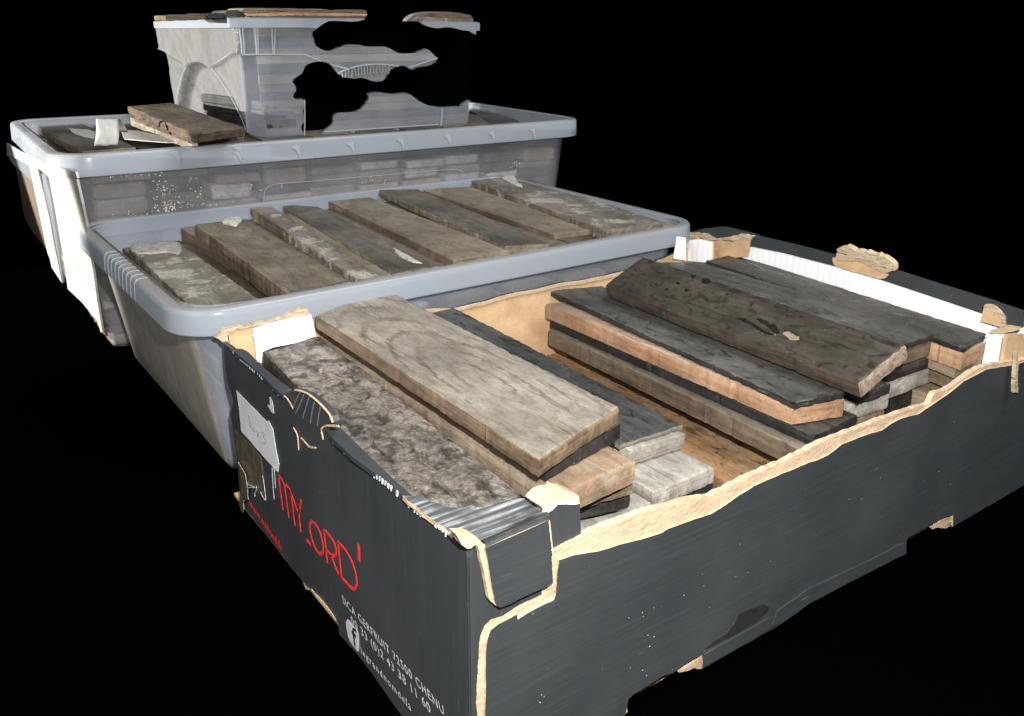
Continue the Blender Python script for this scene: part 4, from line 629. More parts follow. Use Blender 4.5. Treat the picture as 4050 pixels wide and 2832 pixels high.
for k, P_ in enumerate([[(0.4274, 0.2492, 0.1654), (0.432, 0.2493, 0.1672), (0.433, 0.2439, 0.1677), (0.4307, 0.2382, 0.1668), (0.4257, 0.2368, 0.1648), (0.4248, 0.2431, 0.1644)], [(0.4082, 0.2525, 0.1576), (0.4114, 0.2526, 0.1588), (0.4121, 0.2487, 0.1592), (0.4107, 0.2447, 0.1586), (0.4072, 0.2438, 0.1572), (0.4065, 0.2482, 0.1569)], [(0.4292, 0.2647, 0.1659), (0.4314, 0.2646, 0.1668), (0.432, 0.2617, 0.1671), (0.4311, 0.2588, 0.1668), (0.4287, 0.2583, 0.1658), (0.4281, 0.2617, 0.1655)], [(0.406, 0.2215, 0.157), (0.4088, 0.221, 0.1581), (0.4097, 0.2172, 0.1586), (0.4087, 0.2136, 0.1582), (0.4056, 0.2133, 0.1569), (0.4047, 0.2176, 0.1565)], [(0.42, 0.2104, 0.1628), (0.4219, 0.2105, 0.1635), (0.4223, 0.2084, 0.1637), (0.4213, 0.2061, 0.1633), (0.4191, 0.2054, 0.1625), (0.4188, 0.2079, 0.1623)], [(0.4147, 0.2705, 0.16), (0.4167, 0.2703, 0.1608), (0.4172, 0.2677, 0.1611), (0.4164, 0.2652, 0.1608), (0.4143, 0.2647, 0.1599), (0.4138, 0.2677, 0.1597)], [(0.4024, 0.2728, 0.155), (0.4044, 0.2729, 0.1558), (0.4048, 0.2706, 0.156), (0.4039, 0.268, 0.1556), (0.4016, 0.2673, 0.1548), (0.4013, 0.27, 0.1546)], [(0.4056, 0.2032, 0.157), (0.4076, 0.2031, 0.1578), (0.4081, 0.2008, 0.1581), (0.4072, 0.1984, 0.1577), (0.4051, 0.198, 0.1569), (0.4046, 0.2007, 0.1566)], [(0.4231, 0.1903, 0.1642), (0.4252, 0.1904, 0.1651), (0.4256, 0.188, 0.1653), (0.4246, 0.1856, 0.1649), (0.4222, 0.185, 0.1639), (0.4218, 0.1877, 0.1638)], [(0.406, 0.0858, 0.1584), (0.4101, 0.085, 0.1601), (0.4114, 0.0802, 0.1606), (0.4098, 0.0758, 0.1601), (0.4054, 0.0757, 0.1583), (0.4042, 0.0811, 0.1577)], [(0.4181, 0.12, 0.1629), (0.4197, 0.1198, 0.1636), (0.4201, 0.1179, 0.1638), (0.4194, 0.1161, 0.1635), (0.4176, 0.1159, 0.1628), (0.4172, 0.118, 0.1626)], [(0.4121, 0.1057, 0.1607), (0.4136, 0.1057, 0.1613), (0.4139, 0.1042, 0.1614), (0.4131, 0.1026, 0.1611), (0.4114, 0.1022, 0.1604), (0.4112, 0.104, 0.1603)], [(0.412, 0.1446, 0.1602), (0.4134, 0.1449, 0.1608), (0.4136, 0.1436, 0.1609), (0.4127, 0.1421, 0.1605), (0.411, 0.1414, 0.1599), (0.4109, 0.1429, 0.1598)], [(0.4227, 0.227, 0.1637), (0.4248, 0.2273, 0.1645), (0.4252, 0.2251, 0.1647), (0.424, 0.2225, 0.1643), (0.4216, 0.2217, 0.1633), (0.4213, 0.2243, 0.1632)], [(0.4007, 0.0538, 0.1566), (0.4021, 0.0535, 0.1571), (0.4026, 0.0518, 0.1574), (0.4021, 0.0503, 0.1572), (0.4006, 0.0503, 0.1566), (0.4001, 0.0522, 0.1564)], [(0.4094, 0.1496, 0.1591), (0.4088, 0.1452, 0.1589), (0.4013, 0.1348, 0.156), (0.3952, 0.1246, 0.1536), (0.3933, 0.1288, 0.1528), (0.3982, 0.1417, 0.1547), (0.4002, 0.1523, 0.1554), (0.4036, 0.1625, 0.1567), (0.4035, 0.1697, 0.1565), (0.4069, 0.1654, 0.1579), (0.4038, 0.1537, 0.1568), (0.4037, 0.1447, 0.1568), (0.4065, 0.145, 0.158)], [(0.4102, 0.1477, 0.1595), (0.4173, 0.1543, 0.1623), (0.4263, 0.157, 0.1659), (0.4304, 0.1547, 0.1675), (0.424, 0.1536, 0.165), (0.4173, 0.1514, 0.1623), (0.4111, 0.1458, 0.1598)], [(0.3948, 0.1766, 0.1529), (0.4002, 0.1703, 0.1552), (0.3965, 0.1562, 0.1538), (0.3916, 0.1377, 0.152), (0.3921, 0.1278, 0.1523), (0.3888, 0.1318, 0.151), (0.3916, 0.1482, 0.1519), (0.395, 0.1639, 0.1532)]]):
    patch('tar_blot', lb, on_tilt(P_), M['tarspot'], tn_, 10+k)

# ================================================================== plastic tubs
def frame(k):
    return k
def rrect(L, W, r, n=7):
    pts = []
    for cx_, cy_, a0 in ((L-r, r, -90), (L-r, W-r, 0), (r, W-r, 90), (r, r, 180)):
        for i in range(n+1):
            a = math.radians(a0+90*i/n); pts.append((cx_+r*math.cos(a), cy_+r*math.sin(a)))
    return pts
def densify(pts, step):
    out = []
    for i, p in enumerate(pts):
        q = pts[(i+1) % len(pts)]; d = math.hypot(q[0]-p[0], q[1]-p[1]); k = max(1, int(d/step))
        for j in range(k): out.append((p[0]+(q[0]-p[0])*j/k, p[1]+(q[1]-p[1])*j/k))
    return out
def inset_loop(L, W, r, ins, n=7):
    rr_ = max(r-ins, .008); return [(x+ins, y+ins) for x, y in rrect(L-2*ins, W-2*ins, rr_, n)]
def sweep(T, L, W, r, profile, closed=False, n=7):
    """profile = [(inset, z)...] swept round a rounded rectangle"""
    bm = bmesh.new(); rings = []
    for ins, z in profile: rings.append([bm.verts.new(T @ Vector((x, y, z))) for x, y in inset_loop(L, W, r, ins, n)])
    seq = list(zip(rings, rings[1:])) + ([(rings[-1], rings[0])] if closed else [])
    for a, b in seq:
        for i in range(len(a)):
            j = (i+1) % len(a); bm.faces.new((a[i], a[j], b[j], b[i]))
    return bm, rings
def make_tub(name, label, ox, oy, yaw, L, W, H, skirt, bmat, z0=0.0, top=.014, taper=.031, r=.045, body=True):
    t = empty(name, (ox+L/2*math.cos(yaw)-W/2*math.sin(yaw), oy+L/2*math.sin(yaw)+W/2*math.cos(yaw), z0), label, 'tub')
    T = Matrix.Translation((ox, oy, 0)) @ Matrix.Rotation(yaw, 4, 'Z')
    hb = H-z0; b = top+taper
    def ins(z): return top + taper*(1-(z-z0)/hb)
    outer = [(ins(H-.001), H-.001), (ins(H-.05), H-.05), (ins(z0+.05), z0+.05), (ins(z0+.014), z0+.014), (ins(z0)+.003, z0+.005), (ins(z0)+.012, z0+.0)]
    inner = [(i_+.002, z_+(.002 if z_ < z0+.02 else 0)) for i_, z_ in outer][::-1]
    bm, rg = sweep(T, L, W, r+.01, outer); bm.faces.new(rg[-1])
    bmesh.ops.recalc_face_normals(bm, faces=bm.faces)
    bm2, rg2 = sweep(T, L, W, r+.01, inner[::-1]); bm2.faces.new(rg2[-1]); bmesh.ops.recalc_face_normals(bm2, faces=bm2.faces); bmesh.ops.reverse_faces(bm2, faces=bm2.faces)
    me = bpy.data.meshes.new('tmp'); bm2.to_mesh(me); bm2.free(); bm.from_mesh(me); bpy.data.meshes.remove(me)
    o_ = mesh_obj('body', bm, bmat, t, True)
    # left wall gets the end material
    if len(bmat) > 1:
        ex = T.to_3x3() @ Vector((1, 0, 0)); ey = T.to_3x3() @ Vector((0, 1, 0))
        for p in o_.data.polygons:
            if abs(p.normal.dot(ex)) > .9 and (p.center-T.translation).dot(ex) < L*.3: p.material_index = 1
    prof = [(top-.001, H-.002), (top-.0012, H-.0006), (top-.0022, H), (.0045, H), (.0022, H-.0007), (.0008, H-.0024), (.0002, H-.005), (-.0005, H-skirt+.001), (.0003, H-skirt), (.0016, H-skirt+.001), (.0018, H-.007), (.004, H-.0045), (top-.004, H-.003)]
    bm, rg = sweep(T, L, W, r, prof, True, 9)
    bmesh.ops.recalc_face_normals(bm, faces=bm.faces)
    rim = mesh_obj('rim', bm, M['rim'], t, True); rim.data.set_sharp_from_angle(angle=math.radians(32))
    return t, T, rim

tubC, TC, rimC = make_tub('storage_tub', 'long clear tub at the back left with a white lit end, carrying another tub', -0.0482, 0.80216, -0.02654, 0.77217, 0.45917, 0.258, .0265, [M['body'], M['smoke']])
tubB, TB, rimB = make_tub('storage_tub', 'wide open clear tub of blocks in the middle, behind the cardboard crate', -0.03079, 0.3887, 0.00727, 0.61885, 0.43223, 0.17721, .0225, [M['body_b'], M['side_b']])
# grip ridges on the left rims
def ridges(T, rim, H, skirt, ys, parent, wd=.0028):
    for y in ys:
        bm = bmesh.new(); ribbon_bm(bm, [T @ Vector(p) for p in ((.0125, y, H+.0004), (.004, y, H+.0006), (.0008, y, H-.0015), (-.0004, y, H-.006), (-.001, y, H-skirt+.002))], wd, (T.to_3x3() @ Vector((-.7, 0, .7))), .0009, 1)
        bmesh.ops.recalc_face_normals(bm, faces=bm.faces); mesh_obj('grip_ridge', bm, M['rim'], parent, True)
gy = [0.1359, 0.2568]
ridges(TB, rimB, 0.17721, .0225, [gy[0]+(gy[1]-gy[0])*i/8 for i in range(9)], tubB, .0032)
gy = [0.11944, 0.26094]
ridges(TC, rimC, 0.258, .0265, [gy[0]+(gy[1]-gy[0])*i/9 for i in range(10)], tubC, .002)
# gussets under the long rim of the back tub
for a in [(0.1668, 0.7948, 0.2508), (0.2436, 0.7928, 0.2508), (0.3199, 0.7908, 0.2501), (0.395, 0.7889, 0.2501), (0.4706, 0.7868, 0.2503), (0.5457, 0.7849, 0.2499), (0.6198, 0.7829, 0.25), (0.0912, 0.7962, 0.2557), (0.168, 0.7942, 0.256)]:
    a = Vector(a); u = Vector((.9996, -.0265, 0)); P_ = [a, a+Vector((0, 0, -.018)), a-u*.002+Vector((0, 0, -.012)), a-u*.005+Vector((0, 0, -.006)), a-u*.0115+Vector((0, 0, -.002))]
    plate('gusset', P_, .001, (0, 1, 0), M['rim_thin'], tubC)
# moulded line on the long wall
strokes('moulded_line', [[(0.1993, 0.8181, 0.1776), (0.2001, 0.8168, 0.1878), (0.2033, 0.8159, 0.1946), (0.2105, 0.8153, 0.1979), (0.2207, 0.8149, 0.199), (0.2782, 0.8136, 0.1975), (0.3618, 0.8114, 0.1968), (0.4364, 0.8095, 0.1961), (0.4804, 0.8085, 0.1953), (0.4966, 0.8083, 0.1932), (0.505, 0.8086, 0.1885)]], .0011, NY, .0005, M['rim'], tubC, 2)
# pale paint flecks on the back tub wall
bm = bmesh.new(); rnd = random.Random(5)
for (cx_, cy_, cz_, n_, sx, sz) in [(0.0736, 0.8181, 0.2032, 46, 0.014, 0.016), (0.0855, 0.82, 0.1849, 60, 0.02, 0.008), (0.08, 0.8206, 0.1813, 30, 0.008, 0.006), (0.0348, 0.8162, 0.2278, 14, 0.02, 0.005), (0.0647, 0.8159, 0.2236, 14, 0.012, 0.012), (0.11, 0.8186, 0.1908, 26, 0.03, 0.02), (0.1429, 0.8182, 0.1873, 14, 0.05, 0.02), (0.0462, 0.8215, 0.1809, 12, 0.03, 0.008), (0.1002, 0.8171, 0.2062, 12, 0.02, 0.02), (0.1951, 0.8146, 0.2056, 10, 0.05, 0.02), (0.6008, 0.8055, 0.1919, 22, 0.012, 0.006), (0.3661, 0.8119, 0.1903, 16, 0.03, 0.006)]:
    for k in range(n_):
        dx, dz = rnd.gauss(0, sx/2), rnd.gauss(0, sz/2); r_ = rnd.uniform(.0003, .0011)
        x_, z_ = cx_+dx, cz_+dz; y_ = cy_-dx*.0265+ (cz_-z_)*.12
        if z_ > .233: continue
        st_ = rnd.uniform(.5, 1.6)
        v = [bm.verts.new((x_+r_*st_*math.cos(t)*rnd.uniform(.5, 1.2), y_-.0004, z_+r_/st_*math.sin(t)*rnd.uniform(.5, 1.2))) for t in (0, 1.2, 2.3, 3.5, 4.8)]; bm.faces.new(v)
mesh_obj('paint_flecks', bm, M['fleck'], tubC)['kind'] = 'stuff'
# left end of the back tub: its sunlit patches put in as pale plates
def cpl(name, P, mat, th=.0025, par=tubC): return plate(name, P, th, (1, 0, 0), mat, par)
cpl('end_band', [(-0.0129, 1.5244, 0.1908), (-0.0214, 1.2781, 0.2064), (-0.03, 1.0371, 0.2249), (-0.0365, 0.8551, 0.2388), (-0.0432, 0.6836, 0.2569), (-0.0426, 0.6814, 0.251), (-0.0304, 0.9596, 0.2112), (-0.0275, 1.0554, 0.2082), (-0.0224, 1.1871, 0.1948), (-0.0153, 1.3856, 0.18), (-0.0068, 1.6062, 0.1576)], M['sunlit_milk'])
cpl('end_sunlit_strip', [(-0.0206, 1.2095, 0.1929), (-0.025, 1.0926, 0.2037), (-0.0219, 1.1014, 0.18), (-0.0153, 1.1225, 0.1295), (-0.0072, 1.1711, 0.0732), (0.0047, 1.2327, -0.0121), (0.0111, 1.3694, -0.0355), (0.0039, 1.325, 0.0152), (0.0028, 1.3365, 0.0267), (-0.0058, 1.2903, 0.0881), (-0.0159, 1.2351, 0.1596)], M['sunlit_milk'])
cpl('end_panel', [(-0.0292, 0.969, 0.2118), (-0.0414, 0.6974, 0.2536), (-0.0371, 0.7067, 0.2198), (-0.0333, 0.7206, 0.1909), (-0.0286, 0.7558, 0.1599), (-0.0248, 0.7677, 0.1307), (-0.0179, 0.8093, 0.0825), (-0.0103, 0.8474, 0.0276), (-0.0092, 0.865, 0.0222), (-0.0109, 0.8662, 0.0371), (-0.0063, 0.9966, 0.0275), (0.0003, 1.1536, 0.0069), (-0.0111, 1.0698, 0.0829), (-0.0214, 1.0119, 0.1565)], M['sunlit_milk'])
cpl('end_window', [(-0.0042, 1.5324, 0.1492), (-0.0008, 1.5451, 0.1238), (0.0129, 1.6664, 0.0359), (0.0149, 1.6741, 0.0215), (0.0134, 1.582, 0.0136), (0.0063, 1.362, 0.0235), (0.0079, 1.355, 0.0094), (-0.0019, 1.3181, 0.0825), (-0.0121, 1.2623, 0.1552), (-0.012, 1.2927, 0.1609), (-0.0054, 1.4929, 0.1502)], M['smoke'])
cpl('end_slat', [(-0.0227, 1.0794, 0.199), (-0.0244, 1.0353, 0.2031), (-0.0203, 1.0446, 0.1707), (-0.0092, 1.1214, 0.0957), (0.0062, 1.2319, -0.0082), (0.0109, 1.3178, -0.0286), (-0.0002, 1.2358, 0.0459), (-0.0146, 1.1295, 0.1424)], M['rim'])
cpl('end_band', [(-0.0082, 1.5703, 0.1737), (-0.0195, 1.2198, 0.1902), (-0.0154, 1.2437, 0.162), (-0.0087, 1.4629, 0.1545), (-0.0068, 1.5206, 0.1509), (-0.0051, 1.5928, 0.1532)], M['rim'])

# ------------------------------------------------------------------ blocks in the middle tub
GB = 'blocks laid across the middle tub'
def bB(label, top, th, mat, seed, **kw):
    top = [Vector(p) for p in top]; ext = .006 if seed in (68, 67) else .015
    if seed < 110:
        for a_, b_ in ((3, 0), (2, 1)): top[a_] = top[a_]+(top[a_]-top[b_]).normalized()*ext
    return block(label, top, th, MB[mat], seed, group=GB, **kw)
bB('mortar crusted grey block at the left end of the middle tub', [(0.0047, 0.7165, 0.163), (0.0595, 0.7132, 0.163), (0.0578, 0.459, 0.163), (-0.0016, 0.4711, 0.163)], .0145, 'plaster', 60, rough_top=.0012, rag=.002)
bB('brown strip of block in the gap right of the mortar crusted block', [(0.0625, 0.7587, 0.15), (0.0818, 0.754, 0.15), (0.0891, 0.4995, 0.15), (0.0658, 0.5024, 0.15)], .013, 'bark', 61)
bB('thick brown block with a pale lump of mortar on its far end, middle tub', [(0.0819, 0.7286, 0.178), (0.1449, 0.7205, 0.178), (0.1387, 0.4317, 0.174), (0.0714, 0.4226, 0.174)], .022, 'brown', 62, rag=.002, bev=.004, rough_top=.001)
bB('narrow split block with white crust right of the thick brown block', [(0.1652, 0.7777, 0.18), (0.1928, 0.7672, 0.18), (0.1739, 0.4401, 0.17), (0.1472, 0.4374, 0.17)], .02, 'plaster', 63, rag=.003, layers=.003, rough_top=.0015)
bB('pinkish grey edge-on block between the split block and the slaty block', [(0.2005, 0.7744, 0.1675), (0.2252, 0.7657, 0.1675), (0.1962, 0.4512, 0.1675), (0.1744, 0.4489, 0.1675)], .012, 'brown2', 64)
bB('dark slaty block with a chalky patch near its front, middle tub', [(0.2206, 0.8253, 0.17), (0.2589, 0.7763, 0.17), (0.238, 0.4423, 0.17), (0.1867, 0.4469, 0.17)], .0075, 'slate_b', 65, rag=.0018, layers=.002)
bB('broad pale brown block in the centre of the middle tub', [(0.2783, 0.7917, 0.173), (0.339, 0.786, 0.173), (0.3276, 0.4446, 0.173), (0.2556, 0.4451, 0.173)], .018, 'brown2', 66, bev=.002)
bB('dark slaty block with a layered tan edge right of the broad pale one', [(0.3608, 0.8094, 0.177), (0.4126, 0.7831, 0.177), (0.3731, 0.4215, 0.177), (0.3232, 0.4412, 0.177)], .0095, 'slate_b', 67, rag=.002, layers=.003)
bB('smooth dusty brown block third from the right in the middle tub', [(0.4338, 0.8212, 0.169), (0.5079, 0.793, 0.169), (0.4802, 0.4728, 0.169), (0.4203, 0.4816, 0.169)], .0165, 'brown2', 68, bev=.002)
bB('brown block with white mortar crust at the far right of the middle tub', [(0.5147, 0.8035, 0.176), (0.6014, 0.8004, 0.176), (0.5542, 0.4429, 0.176), (0.4652, 0.4482, 0.176)], .0155, 'plaster', 69, rag=.002)
bB('thin brown shelf of block under the mortar crusted one at the right rim', [(0.5141, 0.7548, 0.1665), (0.6187, 0.7986, 0.1665), (0.5792, 0.4612, 0.1665), (0.4861, 0.4694, 0.1665)], .012, 'brown', 70)
bB('flat brown block squeezed against the right wall of the middle tub', [(.545, .80, .1700), (.575, .80, .1700), (.578, .445, .1700), (.545, .445, .1700)], .014, 'brown2', 71)
for i in range(8):
    x_ = .045+.0685*i; zz = .148 if i == 0 else .1635; tp = [TB @ Vector(p) for p in ((x_, .392, zz), (x_+.0675, .392, zz), (x_+.0675, .040, zz), (x_, .040, zz))]
    bB('dusty block in the second layer of the middle tub, %s from the left' % ('first', 'second', 'third', 'fourth', 'fifth', 'sixth', 'seventh', 'eighth')[i], tp, .0200, ('brown', 'brown2', 'brown', 'brown', 'brown2', 'brown', 'bark', 'brown2')[i], 120+i, nx=24, ny=5)
# pale lumps of mortar sitting on blocks
def lump(label, P, h, mat, seed):
    P = [Vector(p) for p in P]; c_ = sum(P, Vector())/len(P); bm = bmesh.new(); off = Vector((seed, 0, 0)); rings = []
    Q = jag(P, .0008, .003, seed)
    for f, dz in ((1, -.0006), (.95, h*.45), (.7, h*.85), (.35, h)):
        rings.append([bm.verts.new(c_+(p-c_)*f*(1+.08*noise.noise(p*300+off))+Vector((0, 0, dz*(1+.5*noise.noise(p*260+off))))) for p in Q])
    for a, b in zip(rings, rings[1:]):
        for i in range(len(a)): bm.faces.new((a[i], a[(i+1) % len(a)], b[(i+1) % len(a)], b[i]))
    bm.faces.new(rings[-1]); bm.faces.new(rings[0][::-1]); bmesh.ops.recalc_face_normals(bm, faces=bm.faces)
    o_ = mesh_obj('mortar_lump', bm, mat, None, True); recenter(o_); return tag(o_, label, 'mortar')
M['mortar'] = simple('pale_mortar', (.40, .39, .34), .85, .2, .35, 160, .8); M['mortar_grey'] = simple('grey_mortar', (.27, .255, .225), .85, .2, .4, 160, .9)
lump('pale lump of mortar on the far end of the thick brown block', [(0.1111, 0.7203, 0.1785), (0.1261, 0.7321, 0.1785), (0.1384, 0.7328, 0.1785), (0.1389, 0.7233, 0.1785), (0.1288, 0.7009, 0.1785), (0.1177, 0.6837, 0.1785), (0.1135, 0.6901, 0.1785), (0.11, 0.703, 0.1785)], .004, M['mortar'], 1)
lump('grey crust of mortar on the far end of the leftmost block in the middle tub', [(0.0066, 0.7171, 0.163), (0.0162, 0.7355, 0.163), (0.0281, 0.7208, 0.163), (0.0445, 0.7235, 0.163), (0.0561, 0.7188, 0.163), (0.0587, 0.706, 0.163), (0.0499, 0.6642, 0.163), (0.0416, 0.6513, 0.163), (0.0338, 0.6695, 0.163), (0.0182, 0.6716, 0.163), (0.0065, 0.6797, 0.163), (0.0036, 0.6963, 0.163)], .0018, M['mortar_grey'], 2)
lump('white mortar crust on the far right block of the middle tub', [(0.563, 0.7929, 0.1765), (0.5857, 0.8128, 0.1765), (0.5928, 0.7991, 0.1765), (0.567, 0.7562, 0.1765), (0.5452, 0.7116, 0.1765), (0.5437, 0.7235, 0.1765), (0.5492, 0.7518, 0.1765)], .002, M['mortar'], 3)
lump('chalky white smear near the front of the dark slaty block', [(0.2345, 0.5218, 0.1702), (0.2329, 0.4949, 0.1702), (0.2297, 0.466, 0.1702), (0.2275, 0.4437, 0.1702), (0.2207, 0.4535, 0.1702), (0.2218, 0.4802, 0.1702), (0.227, 0.5036, 0.1702)], .0008, M['mortar'], 4)

# ------------------------------------------------------------------ blocks on top of the back tub
GC = 'blocks on top of the back tub'
def bC(label, top, th, mat, seed, **kw):
    if seed in (84, 85):
        top = [Vector(p) for p in top]; c_ = sum(top, Vector())/4; f_ = .955 if seed == 84 else 1.01
        top = [Vector((c_.x+(p.x-c_.x)*(f_-.06*(seed == 84)), c_.y+(p.y-c_.y)*f_, p.z)) for p in top]
    return block(label, top, th, MB[mat], seed, group=GC, **kw)
bC('dark flat block with a ridged edge at the left end of the back tub', [(0.0026, 1.3015, 0.2465), (0.0683, 1.3084, 0.2465), (0.0723, 0.9214, 0.2465), (0.0049, 0.9208, 0.2465)], .012, 'slate_b', 80, rag=.0015)
bC('dark block behind the curled paper on the back tub', [(0.0822, 1.2655, 0.2425), (0.1416, 1.2679, 0.2425), (0.1326, 0.9293, 0.2425), (0.0778, 0.938, 0.2425)], .012, 'tar', 81)
bC('brown block strip under the curled paper on the back tub', [(0.0579, 1.3078, 0.24), (0.0966, 1.3101, 0.24), (0.0927, 0.959, 0.24), (0.0611, 0.9526, 0.24)], .012, 'bark', 82)
bC('mouldering brown block on top of the small pile beside the upper tub', [(0.104, 1.1003, 0.284), (0.1771, 1.1275, 0.284), (0.1573, 0.7418, 0.284), (0.0856, 0.7088, 0.284)], .0105, 'bark', 83, rag=.0025, layers=.002, rough_top=.001)
bC('flaking brown block in the middle of the small pile beside the upper tub', [(0.109, 1.1187, 0.273), (0.1788, 1.1377, 0.273), (0.1743, 0.7953, 0.273), (0.1031, 0.7677, 0.273)], .0125, 'bark', 84, rag=.003, layers=.003)
bC('crusted brown block at the bottom of the small pile beside the upper tub', [(0.1236, 1.183, 0.26), (0.1933, 1.1957, 0.26), (0.1958, 0.8627, 0.26), (0.1198, 0.8236, 0.26)], .0135, 'plaster', 85, rag=.003)
bC('dark long block inside the back tub right of the upper tub', [(0.7878, 1.285, 0.246), (0.7733, 1.2014, 0.246), (0.6812, 0.9149, 0.246), (0.6144, 0.8964, 0.246)], .012, 'slate', 86)
bC('brown long block beside the base of the upper tub, right end of the back tub', [(0.6865, 1.1495, 0.244), (0.6809, 1.0655, 0.244), (0.6155, 0.8582, 0.244), (0.5539, 0.8588, 0.244)], .012, 'brown2', 87)
for i, (x0, x1) in enumerate(((.17, .238), (.242, .312), (.316, .388), (.392, .462), (.466, .536), (.54, .606), (.61, .68))):
    tp = [TC @ Vector(p) for p in ((x0+.04, .40, .2450), (x1+.04, .40, .2450), (x1+.04, .045, .2450), (x0+.04, .045, .2450))]
    bC('brown block under the raised upper tub, %s from the left in its row' % ('first', 'second', 'third', 'fourth', 'fifth', 'sixth', 'seventh')[i], tp, .012, ('bark', 'slate', 'brown', 'bark', 'tar', 'brown', 'slate_b')[i], 88+i, nx=16, ny=4)

for i in range(10):
    x_ = .045+.0685*i; zz = .2325 if i < 7 else .2405; tp = [TC @ Vector(p) for p in ((x_, .42, zz), (x_+.067, .42, zz), (x_+.067, .030, zz), (x_, .030, zz))]
    bC('block just under the rim level of the back tub, %s from the left' % ('first', 'second', 'third', 'fourth', 'fifth', 'sixth', 'seventh', 'eighth', 'ninth', 'tenth')[i], tp, .0145, ('slate_b', 'bark', 'slate', 'brown', 'bark', 'brown', 'slate', 'brown2', 'slate', 'brown')[i], 140+i, nx=24, ny=5)
# curled tissue paper
def sheet(name, rows, th, mat, parent=None):
    bm = bmesh.new(); R_v = [[bm.verts.new(Vector(p)+Vector((0, 0, .0006*noise.noise(Vector(p)*160)))) for p in r] for r in rows]
    for a, b in zip(R_v, R_v[1:]):
        for i in range(len(a)-1): bm.faces.new((a[i], a[i+1], b[i+1], b[i]))
    bmesh.ops.recalc_face_normals(bm, faces=bm.faces); bmesh.ops.solidify(bm, geom=bm.faces[:], thickness=th)
    return mesh_obj(name, bm, mat, parent, True)
pa = [Vector(p) for p in [(0.0102, 0.86, 0.2596), (0.0361, 0.86, 0.2586), (0.0181, 0.875, 0.2895), (0.0439, 0.875, 0.288)]]
rows = []
for i in range(15):
    f = i/14; a, b = pa[0].lerp(pa[2], f), pa[1].lerp(pa[3], f); bul = Vector((0, -.006*math.sin(math.pi*f), .001*math.sin(f*9)))
    rows.append([a.lerp(b, j/8)+bul+Vector((0, .0015*math.sin(j*1.3+f*4), 0)) for j in range(9)])
a, b = rows[-1][0], rows[-1][-1]
for i in range(1, 9):
    f = i/8; rows.append([a.lerp(b, j/8)+Vector((.020*f, .018*math.sin(f*math.pi*.6)+.03*f, -.022*f*f)) for j in range(9)])
pp = sheet('curled_paper', rows, .0003, M['paper']); recenter(pp); tag(pp, 'strip of pale tissue paper standing in a curl on the back tub', 'paper')
q_ = plate('paper_strip', jag([(0.036, 1.1864, 0.2476), (0.0577, 1.1529, 0.2476), (0.0613, 1.1155, 0.2476), (0.0424, 1.0309, 0.2476), (0.0343, 1.0737, 0.2476), (0.0311, 1.1128, 0.2476)], .0006, .006, 50), .0006, (0, 0, -1), M['paper']); recenter(q_); tag(q_, 'thin torn paper strip lying flat left of the curled paper', 'paper')
q_ = plate('paper_strip', jag([(0.0908, 1.0902, 0.2505), (0.1098, 1.0778, 0.2505), (0.1198, 1.0044, 0.2505), (0.1274, 0.9318, 0.2505), (0.1214, 0.9087, 0.2505), (0.1094, 0.9167, 0.2505), (0.0867, 0.9548, 0.2505), (0.0714, 0.9846, 0.2505)], .0005, .006, 51), .0008, (0, 0, -1), M['paper']); recenter(q_); tag(q_, 'long pale paper strip pointing from the curled paper to the small pile', 'paper')

# ------------------------------------------------------------------ stacked block ends seen through the cloudy walls
protos = []
for i in range(6):
    bm = block_mesh([(-.17, -.0345, .0), (-.17, .0345, .0), (.17, .0345, .0), (.17, -.0345, .0)], .0155, 200+i, rag=.0022, nx=30, ny=10, bev=.0030, layers=.0015)
    me = bpy.data.meshes.new('block'); bm.to_mesh(me); bm.free()
    for p in me.polygons: p.use_smooth = True
    me.materials.append(MB[('brown2', 'tan', 'brown', 'grey', 'brown2', 'slate')[i]]); protos.append(me)
orde = ['leftmost'] + [x+' from the left' for x in ('second', 'third', 'fourth', 'fifth', 'sixth', 'seventh', 'eighth', 'ninth', 'tenth')]
rown = ['top', 'second', 'third', 'fourth', 'fifth', 'sixth', 'seventh', 'eighth', 'ninth', 'tenth', 'eleventh', 'twelfth', 'thirteenth', 'fourteenth', 'fifteenth', 'sixteenth']
def end_stack(T, x0, pitch, ncol, y_of, ztop, zmin, what, group, seed, length):
    rnd = random.Random(seed)
    for c_ in range(ncol):
        z = ztop - rnd.uniform(0, .006); r_ = 0
        while z > zmin+.012:
            th = rnd.choice((.011, .013, .015, .0165, .019, .0215)); th = min(th, z-zmin)
            me = rnd.choice(protos if rnd.random() < .65 else protos[:4])
            ob = bpy.data.objects.new('block', me); COL.objects.link(ob)
            sc = (length/.34, rnd.uniform(.82, 1.02), (th-.0012*rnd.random()-.0004)/.0155)
            fx = x0+pitch*(c_+.5)+rnd.uniform(-.004, .004); fy = y_of(z-th)+rnd.choice((.0015, .002, .003, .006, .011))
            ob.matrix_world = T @ Matrix.Translation((fx, fy+length/2, z)) @ Matrix.Rotation(-math.pi/2+rnd.uniform(-.02, .02), 4, 'Z') @ Matrix.Rotation(rnd.uniform(-.022, .022), 4, 'X') @ Matrix.Diagonal((*sc, 1))
            tag(ob, 'block end behind %s, %s layer, %s column' % (what, rown[min(r_, 15)], orde[c_]), 'block', group)
            z -= th; r_ += 1
HB_, HC_ = 0.17721, 0.258
end_stack(TC, .040, .0692, 10, lambda z: .014+.031*(1-z/HC_)+.004, .2170, .004, "the back tub's cloudy wall", 'block ends behind the cloudy wall of the back tub', 3, .30)
end_stack(TB, .044, .0755, 7, lambda z: .014+.031*(1-z/HB_)+.004, .1365, .004, "the middle tub's cloudy wall", 'block ends behind the cloudy wall of the middle tub', 8, .30)

